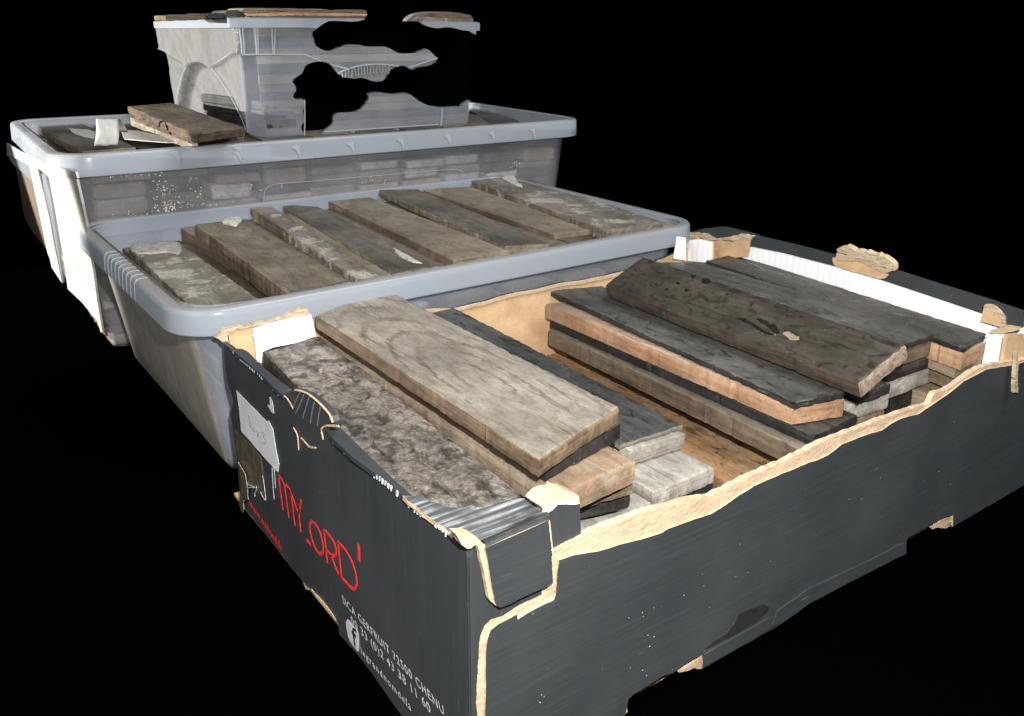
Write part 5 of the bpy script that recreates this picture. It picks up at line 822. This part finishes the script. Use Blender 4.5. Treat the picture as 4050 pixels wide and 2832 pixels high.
# ================================================================== the upper tub
tubD = empty('storage_tub', (.4, 1.0, .25), 'clear tub standing on the back tub, its long wall full of ragged black gaps', 'tub')
nD = Vector((0.02971, 0.99013, 0.137))
if nD.y > 0: nD = -nD
inD = -nD
F1 = [(0.2154, 0.9185, 0.3971), (0.2493, 0.9172, 0.3991), (0.2716, 0.9165, 0.3996), (0.3202, 0.9152, 0.398), (0.3309, 0.9151, 0.3967), (0.3235, 0.9159, 0.392), (0.3226, 0.9164, 0.3886), (0.3232, 0.9168, 0.3858), (0.3252, 0.9173, 0.3817), (0.3261, 0.9179, 0.3769), (0.3281, 0.9184, 0.3724), (0.3353, 0.9189, 0.3678), (0.3413, 0.919, 0.3653), (0.3481, 0.919, 0.3641), (0.355, 0.9186, 0.3654), (0.3672, 0.9176, 0.3702), (0.3764, 0.9169, 0.3728), (0.3826, 0.9167, 0.3731), (0.3952, 0.9164, 0.3726), (0.4063, 0.9164, 0.3702), (0.4206, 0.916, 0.3697), (0.4368, 0.9156, 0.3696), (0.4451, 0.9157, 0.3671), (0.4535, 0.916, 0.3626), (0.461, 0.9162, 0.3594), (0.4736, 0.916, 0.3583), (0.4871, 0.9155, 0.3591), (0.4972, 0.9147, 0.3623), (0.5057, 0.9141, 0.3653), (0.5109, 0.914, 0.3644), (0.5154, 0.9144, 0.3609), (0.5218, 0.9149, 0.3556), (0.5276, 0.9154, 0.3506), (0.5232, 0.9162, 0.3457), (0.5164, 0.9169, 0.3418), (0.5086, 0.9174, 0.3398), (0.4983, 0.9179, 0.3389), (0.4889, 0.9184, 0.3374), (0.4856, 0.9188, 0.335), (0.4805, 0.9189, 0.3351), (0.4761, 0.9186, 0.3382), (0.4718, 0.9185, 0.3404), (0.4667, 0.9185, 0.3414), (0.4559, 0.919, 0.3397), (0.4477, 0.9198, 0.3359), (0.4442, 0.9205, 0.3319), (0.4405, 0.9213, 0.3268), (0.4381, 0.9219, 0.3224), (0.4333, 0.9225, 0.3191), (0.4251, 0.9229, 0.3182), (0.4161, 0.923, 0.3197), (0.4088, 0.9228, 0.3226), (0.4007, 0.9227, 0.3247), (0.3943, 0.923, 0.3245), (0.3864, 0.9233, 0.324), (0.3769, 0.9233, 0.3258), (0.3675, 0.9232, 0.3289), (0.362, 0.9229, 0.3324), (0.3581, 0.9224, 0.3368), (0.355, 0.9218, 0.3414), (0.3504, 0.9214, 0.3455), (0.3443, 0.9212, 0.3485), (0.3368, 0.9212, 0.35), (0.33, 0.9214, 0.3499), (0.3225, 0.9218, 0.3489), (0.3158, 0.9223, 0.3468), (0.3113, 0.9229, 0.3432), (0.3091, 0.9237, 0.3376), (0.3061, 0.9244, 0.3331), (0.2979, 0.9253, 0.3286), (0.2935, 0.9259, 0.3251), (0.2931, 0.9263, 0.322), (0.2956, 0.9267, 0.3184), (0.298, 0.9272, 0.3148), (0.2981, 0.9278, 0.3098), (0.2947, 0.9285, 0.3057), (0.2931, 0.929, 0.3025), (0.2953, 0.9294, 0.2989), (0.3012, 0.9295, 0.2966), (0.3076, 0.9293, 0.2972), (0.3112, 0.9295, 0.2946), (0.3124, 0.93, 0.2907), (0.3096, 0.9308, 0.2851), (0.3078, 0.9316, 0.2801), (0.3095, 0.9323, 0.2742), (0.3111, 0.933, 0.269), (0.3088, 0.9338, 0.2633), (0.3057, 0.9345, 0.2591), (0.3048, 0.935, 0.2552), (0.3074, 0.9359, 0.248), (0.3101, 0.9366, 0.2427), (0.3056, 0.9368, 0.242), (0.2657, 0.9378, 0.2434), (0.2374, 0.9381, 0.2474), (0.2299, 0.9379, 0.2505), (0.2256, 0.9376, 0.2539), (0.2249, 0.9371, 0.2578), (0.2233, 0.9342, 0.2792), (0.2217, 0.9309, 0.3039), (0.2203, 0.9268, 0.3343), (0.2177, 0.9229, 0.3641)]
F2 = [(0.3366, 0.9356, 0.2443), (0.3413, 0.9349, 0.2485), (0.3491, 0.9339, 0.2535), (0.3542, 0.9332, 0.2577), (0.355, 0.9326, 0.2621), (0.3545, 0.9321, 0.2659), (0.3569, 0.9314, 0.2705), (0.3616, 0.9309, 0.2735), (0.3679, 0.9305, 0.2744), (0.3838, 0.9302, 0.2737), (0.3934, 0.9297, 0.275), (0.4007, 0.9291, 0.2776), (0.4063, 0.9282, 0.2833), (0.4126, 0.927, 0.2905), (0.4134, 0.9265, 0.2943), (0.4112, 0.9259, 0.2988), (0.4149, 0.9255, 0.3009), (0.4222, 0.9252, 0.302), (0.4321, 0.925, 0.3013), (0.4421, 0.9249, 0.2994), (0.4572, 0.9247, 0.2978), (0.4657, 0.9243, 0.2989), (0.4759, 0.924, 0.2988), (0.482, 0.9241, 0.2967), (0.4882, 0.9245, 0.2926), (0.4972, 0.925, 0.2863), (0.508, 0.9255, 0.2805), (0.5188, 0.9257, 0.2766), (0.5332, 0.9255, 0.2746), (0.5459, 0.9254, 0.2732), (0.5587, 0.9249, 0.274), (0.5731, 0.9246, 0.2729), (0.5788, 0.9239, 0.2766), (0.5842, 0.9233, 0.2797), (0.5905, 0.9227, 0.2831), (0.5902, 0.9257, 0.2608), (0.5881, 0.928, 0.2446), (0.586, 0.9286, 0.2402), (0.5796, 0.9292, 0.2373), (0.5498, 0.9299, 0.2385), (0.5315, 0.9303, 0.24), (0.4782, 0.9319, 0.2398), (0.427, 0.9334, 0.2403), (0.3777, 0.9349, 0.2401), (0.3366, 0.9361, 0.2404)]
plate('front_wall', F1, .0022, inD, M['body_d'], tubD)
plate('front_wall', F2, .0022, inD, M['body_d'], tubD)
# rounded left front corner and left end with its moulded arch
LW = [[(0.1829, 1.1956, 0.3935), (0.1861, 1.2028, 0.3611), (0.1886, 1.1897, 0.3594), (0.1908, 1.1929, 0.3395), (0.1931, 1.1972, 0.3172), (0.1955, 1.2024, 0.2931), (0.1978, 1.2053, 0.273), (0.1997, 1.2069, 0.2571), (0.2401, 0.9805, 0.2473), (0.2373, 0.9752, 0.2749), (0.2347, 0.9693, 0.3007), (0.2312, 0.9594, 0.3385), (0.2281, 0.9542, 0.3678), (0.2252, 0.9478, 0.3967)]][0]
arch = [Vector(p) for p in [(0.1997, 1.2069, 0.2571), (0.1998, 1.1917, 0.2754), (0.2, 1.1754, 0.2947), (0.2007, 1.1564, 0.3137), (0.2017, 1.1386, 0.3281), (0.203, 1.1229, 0.3388), (0.2047, 1.1085, 0.3447), (0.207, 1.0931, 0.3472), (0.2104, 1.0737, 0.3469), (0.2129, 1.0614, 0.3442), (0.2152, 1.0511, 0.3401), (0.2175, 1.0409, 0.3363), (0.2208, 1.0295, 0.3265), (0.2247, 1.0167, 0.3144), (0.2287, 1.0051, 0.2997), (0.2322, 0.9956, 0.2862), (0.2352, 0.9888, 0.2726), (0.2377, 0.9834, 0.2614), (0.2399, 0.9807, 0.2486)]]
shoulder = [Vector(p) for p in [(0.1842, 1.2128, 0.3629), (0.188, 1.1913, 0.3621), (0.1908, 1.1784, 0.3577), (0.1969, 1.1498, 0.3492), (0.2029, 1.1219, 0.3408), (0.2047, 1.1085, 0.3447), (0.207, 1.0931, 0.3472), (0.2104, 1.0737, 0.3469), (0.2129, 1.0614, 0.3442), (0.2152, 1.0511, 0.3401), (0.2195, 1.0194, 0.3485), (0.2234, 0.9893, 0.3582), (0.2264, 0.9664, 0.365), (0.229, 0.9526, 0.363)]]
La = Vector((-0.17007442384421062, 0.9854312205091027, 0.0)); up_ = Vector((0, 0, 1)); nL = Vector((-La.y, La.x, 0)).normalized()
if nL.x > 0: nL = -nL
def seg_d(p, a, b):
    ab = b-a; t = max(0, min(1, (p-a).dot(ab)/max(ab.length_squared, 1e-12))); return (p-(a+ab*t)).length
def to2(p): return Vector((p.dot(La), p.z))
LW2 = [to2(Vector(p)) for p in LW]; ar2 = [to2(p) for p in arch]; sh2 = [to2(p) for p in shoulder]
def inside(p, poly):
    c_ = False
    for i in range(len(poly)):
        a, b = poly[i], poly[i-1]
        if (a.y > p.y) != (b.y > p.y) and p.x < (b.x-a.x)*(p.y-a.y)/(b.y-a.y)+a.x: c_ = not c_
    return c_
Wp = [Vector(p) for p in LW]; p0_, p1_ = Wp[0], Wp[13]; q0_, q1_ = Wp[7], Wp[8]
bm = bmesh.new(); NXG, NZG = 84, 70; gv = {}
lsil = [Vector(p) for p in (LW[0], LW[1], LW[2], LW[3], LW[4], LW[5], LW[6], LW[7])]; rsil = [Vector(p) for p in (LW[13], LW[12], LW[11], LW[10], LW[9], LW[8])]
def along(S, f):
    zt_, zb_ = S[0].z, S[-1].z; z = zt_+(zb_-zt_)*f
    for a, b in zip(S, S[1:]):
        if (a.z-z)*(b.z-z) <= 0: return a.lerp(b, (a.z-z)/(a.z-b.z) if abs(a.z-b.z) > 1e-9 else 0)
    return S[-1]
for j in range(NZG+1):
    a, b = along(lsil, j/NZG), along(rsil, j/NZG)
    for i in range(NXG+1):
        p = a.lerp(b, i/NXG); p2 = to2(p); ina = inside(p2, ar2)
        da = min(seg_d(p2, ar2[k], ar2[k+1]) for k in range(len(ar2)-1)); ds = min(seg_d(p2, sh2[k], sh2[k+1]) for k in range(len(sh2)-1))
        below = p2.y < max((q.y for q in [sh2[k].lerp(sh2[k+1], (p2.x-sh2[k].x)/(sh2[k+1].x-sh2[k].x)) for k in range(len(sh2)-1) if (sh2[k].x-p2.x)*(sh2[k+1].x-p2.x) <= 0]), default=9)
        h = 0
        if ina: h = .019*min(1, da/.010)**.6
        elif below: h = .0045*min(1, ds/.006) - .002*math.exp(-(da/.004)**2)
        h -= .0018*math.exp(-(ds/.0016)**2)
        h += .0018*noise.noise(p*38) + .0007*noise.noise(p*110)
        gv[i, j] = bm.verts.new(p - nL*h)
for j in range(NZG):
    for i in range(NXG): bm.faces.new((gv[i, j], gv[i+1, j], gv[i+1, j+1], gv[i, j+1]))
bmesh.ops.recalc_face_normals(bm, faces=bm.faces); bmesh.ops.solidify(bm, geom=bm.faces[:], thickness=.0015)
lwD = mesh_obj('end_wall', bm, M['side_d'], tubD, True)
strokes('moulded_arch', [[tuple(p+nL*.0006) for p in arch]], .0013, nL, .0009, M['rim'], tubD, 1)
strokes('moulded_line', [[tuple(p+nL*.0006) for p in shoulder[1:5]]], .0016, nL, .001, M['rim_thin'], tubD, 1)
strokes('moulded_line', [[tuple(p+nL*.0006) for p in shoulder[9:13]]], .0022, nL, .001, M['rim_thin'], tubD, 1)
# rim: left side, front left part, and the far right scrap
def bar(name, P, depth, away, mat=M['rim']): return plate(name, P, depth, away, mat, tubD)
bar('rim', [(0.2025, 0.9055, 0.4092), (0.2285, 0.9046, 0.4099), (0.2773, 0.9031, 0.4098), (0.3283, 0.9017, 0.4095), (0.3114, 0.9021, 0.4096), (0.3555, 0.9008, 0.4095), (0.3983, 0.8995, 0.4096), (0.389, 0.9002, 0.4069), (0.3767, 0.9007, 0.4059), (0.3616, 0.901, 0.4067), (0.3496, 0.9013, 0.407), (0.3421, 0.9016, 0.4067), (0.3362, 0.9022, 0.404), (0.3303, 0.9028, 0.4005), (0.3244, 0.9035, 0.3965), (0.3152, 0.9037, 0.3976), (0.2771, 0.9048, 0.3979), (0.245, 0.9058, 0.3975), (0.2162, 0.9067, 0.3974), (0.202, 0.9071, 0.3974)], .010, inD)
bar('rim', [(0.1743, 1.1795, 0.4038), (0.1837, 1.124, 0.4055), (0.1934, 1.0669, 0.4064), (0.2043, 1.0023, 0.4079), (0.2154, 0.9372, 0.4092), (0.2164, 0.9413, 0.397), (0.205, 1.0079, 0.3961), (0.194, 1.0726, 0.3951), (0.1847, 1.1271, 0.3943), (0.177, 1.1723, 0.3938), (0.1753, 1.1813, 0.3942)], .010, (1, .17, 0))
bar('rim', [(0.4912, 0.8972, 0.4061), (0.509, 0.8967, 0.4059), (0.5505, 0.8955, 0.4055), (0.5804, 0.8947, 0.4052), (0.5917, 0.8944, 0.4049), (0.5928, 0.8945, 0.404), (0.5937, 0.8959, 0.3932), (0.5866, 0.8962, 0.3926), (0.587, 0.897, 0.3869), (0.5848, 0.8969, 0.3876), (0.5801, 0.8967, 0.3906), (0.5745, 0.8966, 0.3926), (0.5619, 0.8968, 0.3937), (0.5511, 0.8968, 0.3959), (0.5405, 0.8968, 0.398), (0.5317, 0.8971, 0.3982), (0.5231, 0.8975, 0.3971), (0.5146, 0.8978, 0.3967), (0.5025, 0.8979, 0.3989), (0.4948, 0.8977, 0.4015), (0.4913, 0.8975, 0.4038)], .010, inD)
for P_ in ([(0.2188, 0.9172, 0.3971), (0.2206, 0.9192, 0.3817), (0.2212, 0.9218, 0.363)], [(0.2233, 0.9171, 0.3971), (0.2242, 0.9191, 0.3817), (0.2246, 0.9217, 0.3629)], [(0.2405, 0.9166, 0.3971), (0.241, 0.9186, 0.3816), (0.2417, 0.9212, 0.3626)], [(0.2439, 0.9165, 0.3971), (0.2437, 0.9186, 0.3816), (0.2437, 0.9211, 0.3626)], [(0.2636, 0.9159, 0.397), (0.2639, 0.918, 0.3814), (0.2647, 0.9206, 0.3617)], [(0.268, 0.9157, 0.397), (0.2675, 0.9179, 0.3814), (0.2663, 0.9206, 0.3616)]):
    strokes('moulded_rib', [P_], .0016, nD, .0011, M['rim_thin'], tubD, 0)
strokes('moulded_line', [[(0.2215, 0.9219, 0.3618), (0.2429, 0.9212, 0.3621), (0.2805, 0.9202, 0.3614), (0.3115, 0.9193, 0.3608), (0.311, 0.9194, 0.3608), (0.3228, 0.9197, 0.3559), (0.3348, 0.9199, 0.3514)]], .0018, nD, .0012, M['rim_thin'], tubD, 0)
strokes('moulded_line', [[(0.3522, 0.9203, 0.3451), (0.3638, 0.9203, 0.3421), (0.3754, 0.9203, 0.3393)]], .0018, nD, .0012, M['rim_thin'], tubD, 0)
strokes('moulded_arch', [[(0.3615, 0.9217, 0.3325), (0.37, 0.9209, 0.3365), (0.3793, 0.9202, 0.3394), (0.3919, 0.9194, 0.3423), (0.403, 0.9189, 0.3439), (0.4158, 0.9184, 0.3447), (0.4288, 0.918, 0.3444), (0.4419, 0.9178, 0.3435), (0.4518, 0.9177, 0.3421), (0.4594, 0.9176, 0.341)]], .002, nD, .0013, M['rim_thin'], tubD, 1)
strokes('moulded_line', [[(0.4775, 0.9174, 0.3385), (0.4906, 0.9165, 0.342), (0.5076, 0.9154, 0.3465), (0.5257, 0.9141, 0.3519)]], .0018, nD, .0012, M['rim_thin'], tubD, 0)
strokes('moulded_rib', [[(0.3094, 0.9281, 0.2965), (0.3101, 0.9311, 0.2746), (0.3091, 0.9354, 0.2428)]], .0018, nD, .0011, M['rim_thin'], tubD, 0)
strokes('moulded_rib', [[(0.5383, 0.9244, 0.2735), (0.5388, 0.9263, 0.2589), (0.538, 0.9288, 0.2413)]], .0026, nD, .0014, M['rim_thin'], tubD, 0)
strokes('moulded_line', [[(0.34, 0.9338, 0.2475), (0.4096, 0.9317, 0.2476), (0.4772, 0.9297, 0.2474), (0.534, 0.9281, 0.2471)]], .0016, nD, .0012, M['rim_thin'], tubD, 0)
strokes('moulded_line', [[(0.3369, 0.9344, 0.2444), (0.4097, 0.9323, 0.2438), (0.4774, 0.9303, 0.2434), (0.538, 0.9288, 0.2413)]], .0020, nD, .0012, M['rim_thin'], tubD, 0)
for P_ in [[(0.3686, 0.9216, 0.336), (0.3729, 0.9214, 0.3363), (0.3728, 0.9226, 0.3274), (0.3689, 0.9227, 0.3275)], [(0.3787, 0.9209, 0.3389), (0.3831, 0.9207, 0.3392), (0.3831, 0.9224, 0.3269), (0.3791, 0.9225, 0.327)], [(0.3887, 0.9204, 0.3401), (0.3931, 0.9202, 0.3404), (0.3932, 0.9217, 0.3295), (0.3892, 0.9218, 0.3296)], [(0.3984, 0.9199, 0.3416), (0.4028, 0.9198, 0.3419), (0.4029, 0.9213, 0.3308), (0.3989, 0.9214, 0.331)], [(0.4082, 0.9194, 0.3431), (0.4127, 0.9193, 0.3434), (0.4128, 0.9209, 0.3316), (0.4088, 0.921, 0.3317)], [(0.4184, 0.9191, 0.3436), (0.4229, 0.9189, 0.3439), (0.423, 0.9205, 0.3317), (0.419, 0.9206, 0.3319)], [(0.4281, 0.9188, 0.3433), (0.4327, 0.9186, 0.3437), (0.4328, 0.9201, 0.3325), (0.4287, 0.9202, 0.3326)], [(0.4383, 0.9186, 0.3427), (0.4429, 0.9184, 0.343), (0.4431, 0.9201, 0.3302), (0.4389, 0.9202, 0.3303)], [(0.4482, 0.9185, 0.341), (0.4528, 0.9183, 0.3413), (0.4527, 0.9186, 0.3391), (0.4486, 0.9187, 0.3392)]]:
    plate('vent_slot', P_, .0008, inD, M['smoke'], tubD)
for P_ in [[(0.3678, 0.921, 0.336), (0.3684, 0.9222, 0.3271), (0.3727, 0.9221, 0.327), (0.3731, 0.9209, 0.3359)], [(0.3779, 0.9203, 0.3389), (0.3785, 0.922, 0.3266), (0.3829, 0.9218, 0.3265), (0.3833, 0.9202, 0.3388)], [(0.388, 0.9199, 0.3401), (0.3886, 0.9213, 0.3292), (0.393, 0.9212, 0.3291), (0.3934, 0.9197, 0.34)], [(0.3976, 0.9194, 0.3416), (0.3983, 0.9208, 0.3306), (0.4027, 0.9207, 0.3304), (0.403, 0.9192, 0.3415)], [(0.4075, 0.9189, 0.3431), (0.4082, 0.9204, 0.3313), (0.4127, 0.9203, 0.3312), (0.4129, 0.9187, 0.343)], [(0.4176, 0.9185, 0.3436), (0.4183, 0.9201, 0.3315), (0.4229, 0.92, 0.3313), (0.4231, 0.9183, 0.3435)], [(0.4273, 0.9182, 0.3434), (0.4281, 0.9197, 0.3322), (0.4327, 0.9196, 0.3321), (0.4329, 0.9181, 0.3433)], [(0.4375, 0.918, 0.3427), (0.4383, 0.9197, 0.3299), (0.4429, 0.9196, 0.3297), (0.4431, 0.9179, 0.3426)]]:
    strokes('slot_edge', [P_], .0009, nD, .0009, M['rim_thin'], tubD, 0)
# feet
for P_ in ([(0.2599, 0.9401, 0.2425), (0.2836, 0.9395, 0.2412), (0.2828, 0.9401, 0.237), (0.2795, 0.9406, 0.234), (0.2663, 0.9409, 0.2349), (0.2618, 0.9406, 0.2385)], [(0.5491, 0.9319, 0.2387), (0.5717, 0.9312, 0.2386), (0.5712, 0.9318, 0.2343), (0.5661, 0.9322, 0.233), (0.5549, 0.9324, 0.2334)]):
    plate('foot', P_, .014, inD, M['rim'], tubD)
# added black sheet that makes the gaps of the upper tub dark
plate('added_black_sheet', [(0.2724, 0.9618, 0.3901), (0.6096, 0.9518, 0.389), (0.6163, 0.9663, 0.2807), (0.6125, 0.9723, 0.2373), (0.6031, 0.9733, 0.2325), (0.302, 0.9817, 0.2365), (0.2685, 0.9827, 0.237)], .003, inD, M['void'], tubD)
for k_, (z_, dd, tone) in enumerate(((.2960,.032,'slate'), (.2830,.030,'slate'), (.2700,.031,'tar'))):
    c0 = Vector((.219+dd+(.0)+.002*k_, .905+.03, z_)); lx = Vector((.045, 0, 0)); ly = La*.19
    block('dim block end behind the moulded end of the upper tub, %s from the top' % ('first', 'second', 'third', 'fourth', 'fifth', 'sixth')[k_], [c0, c0+lx, c0+lx+ly, c0+ly], .0125, MB[tone], 300+k_, group='block ends inside the upper tub', nx=30, ny=12)
# slabs inside, cut where the gaps are
def clip_band(P, z0, z1, name, mat, par, depth=.03, off=.004):
    bm = plate_bm([Vector(p)+inD*off for p in P], depth, inD)
    for co, no in ((Vector((0, 0, z0)), Vector((0, 0, -1))), (Vector((0, 0, z1)), Vector((0, 0, 1)))):
        g = bmesh.ops.bisect_plane(bm, geom=bm.verts[:]+bm.edges[:]+bm.faces[:], plane_co=co, plane_no=no, clear_outer=True)
        ed = [e for e in g['geom_cut'] if isinstance(e, bmesh.types.BMEdge)]
        if ed: bmesh.ops.holes_fill(bm, edges=ed, sides=0)
    g = bmesh.ops.bisect_plane(bm, geom=bm.verts[:]+bm.edges[:]+bm.faces[:], plane_co=(.246, 0, .33), plane_no=Vector((-1, 0, -.08)).normalized(), clear_outer=True)
    ed = [e for e in g['geom_cut'] if isinstance(e, bmesh.types.BMEdge)]
    if ed: bmesh.ops.holes_fill(bm, edges=ed, sides=0)
    if not bm.faces: bm.free(); return None
    return mesh_obj(name, bm, [mat, MB['slate']], par)
rnd = random.Random(12); z = .398; k = 0
lay = ['top', 'second', 'third', 'fourth', 'fifth', 'sixth', 'seventh', 'eighth', 'ninth', 'tenth', 'eleventh', 'twelfth', 'thirteenth']
while z > .256:
    th = rnd.uniform(.0105, .0165); mt = MB[('brown2', 'slate', 'brown', 'tan', 'slate', 'brown2', 'brown', 'tar', 'brown2')[k % 9]]; dpt = rnd.uniform(.0026, .0040)
    for P_, wh in ((F1, 'left part'), (F2, 'right part')):
        q_ = clip_band(P_, z-th+.0012, z, 'block', mt, None, .005, dpt)
        if q_: recenter(q_); tag(q_, 'long block blurred behind the %s of the upper tub, %s from the top' % (wh, lay[k]), 'block', 'long blocks inside the upper tub')
    z -= th; k += 1
# blocks lying across the top of the upper tub
GT = 'blocks on top of the upper tub'
def cut_block(label, P, depth, mat, amp=.0006, seed=0):
    q_ = plate('block', jag(P, amp, .004, seed), depth, (.05, 1, 0), mat); recenter(q_); return tag(q_, label, 'block', GT)
cut_block('low brown block at the left end on top of the upper tub', [(0.1324, 0.9483, 0.4123), (0.1599, 0.9472, 0.4142), (0.1866, 0.9463, 0.4152), (0.1875, 0.947, 0.4098), (0.1874, 0.9472, 0.408), (0.1594, 0.9483, 0.4066), (0.1328, 0.9491, 0.4061), (0.1319, 0.9487, 0.4095)], .07, MB['brown'], seed=1)
cut_block('dark lumpy block piece second from the left on the upper tub', [(0.1838, 0.9366, 0.4152), (0.1918, 0.9362, 0.4159), (0.2071, 0.9358, 0.4161), (0.2078, 0.9366, 0.41), (0.1915, 0.9371, 0.4095), (0.1845, 0.9373, 0.4097)], .07, MB['black'], seed=2)
cut_block('dark rounded block piece touching the tall pile on the upper tub', [(0.2053, 0.9309, 0.4163), (0.208, 0.9305, 0.4188), (0.2164, 0.93, 0.4204), (0.2278, 0.9296, 0.4208), (0.2331, 0.9299, 0.4171), (0.2342, 0.9304, 0.4136), (0.2317, 0.9307, 0.4118), (0.2196, 0.9313, 0.41), (0.2065, 0.9317, 0.41)], .07, MB['slate'], seed=3)
cut_block('grey topmost block of the tall pile on the upper tub', [(0.2227, 0.9153, 0.4192), (0.227, 0.9147, 0.4227), (0.2402, 0.9142, 0.4232), (0.2821, 0.9129, 0.4233), (0.3074, 0.9122, 0.4233), (0.3092, 0.9121, 0.4231), (0.331, 0.9115, 0.4231), (0.3443, 0.9111, 0.4227), (0.3517, 0.9111, 0.4211), (0.3638, 0.9109, 0.4204), (0.3759, 0.9105, 0.4206), (0.3828, 0.91, 0.4223), (0.3897, 0.9098, 0.4229), (0.399, 0.9095, 0.4227), (0.405, 0.9094, 0.4218), (0.4062, 0.91, 0.4176), (0.376, 0.9108, 0.4184), (0.331, 0.9121, 0.4183), (0.3019, 0.913, 0.4185), (0.2736, 0.9138, 0.4188), (0.251, 0.9146, 0.4178), (0.2328, 0.9153, 0.4165)], .075, MB['brown2'], seed=4)
cut_block('orange brown block in the middle of the tall pile on the upper tub', [(0.2283, 0.9165, 0.4164), (0.2514, 0.9156, 0.4175), (0.274, 0.9148, 0.4186), (0.3023, 0.914, 0.4183), (0.3314, 0.9131, 0.418), (0.3764, 0.9118, 0.4181), (0.4066, 0.911, 0.4175), (0.4071, 0.9112, 0.4156), (0.4056, 0.9115, 0.4139), (0.3765, 0.9123, 0.414), (0.3314, 0.9137, 0.4139), (0.3023, 0.9146, 0.414), (0.2739, 0.9155, 0.4136), (0.2574, 0.9161, 0.4129), (0.233, 0.9168, 0.4128)], .07, MB['pink'], seed=5)
cut_block('tan lowest block of the tall pile on the upper tub', [(0.2297, 0.916, 0.4125), (0.257, 0.9151, 0.4127), (0.2735, 0.9145, 0.4133), (0.3019, 0.9136, 0.4138), (0.331, 0.9128, 0.4137), (0.376, 0.9114, 0.4137), (0.4047, 0.9106, 0.4136), (0.4039, 0.9109, 0.4111), (0.3993, 0.9114, 0.4088), (0.3938, 0.9117, 0.4077), (0.3608, 0.9124, 0.4095), (0.3163, 0.9138, 0.4096), (0.2734, 0.9151, 0.4091), (0.257, 0.9155, 0.4099), (0.2308, 0.9163, 0.4099)], .075, MB['tar_tan'], seed=6)
cut_block('grey mound shaped block on the right rim scrap of the upper tub', [(0.505, 0.9074, 0.4145), (0.5117, 0.9068, 0.4174), (0.5193, 0.9064, 0.4192), (0.5304, 0.9058, 0.4208), (0.5426, 0.9055, 0.4208), (0.5549, 0.9052, 0.42), (0.5693, 0.905, 0.4182), (0.5829, 0.9049, 0.4159), (0.5849, 0.9051, 0.4138), (0.5572, 0.9061, 0.4128), (0.5222, 0.9071, 0.4131)], .07, MB['brown2'], seed=7)
cut_block('layered tan block under the grey mound on the right rim scrap', [(0.4983, 0.9096, 0.4072), (0.5015, 0.909, 0.4111), (0.5056, 0.9084, 0.4142), (0.5228, 0.9081, 0.4129), (0.5578, 0.9071, 0.4125), (0.5857, 0.9061, 0.4135), (0.5881, 0.9065, 0.4101), (0.5888, 0.9071, 0.4057), (0.5582, 0.908, 0.4056), (0.5231, 0.909, 0.406), (0.4992, 0.9097, 0.4062)], .07, MB['plaster'], seed=8)
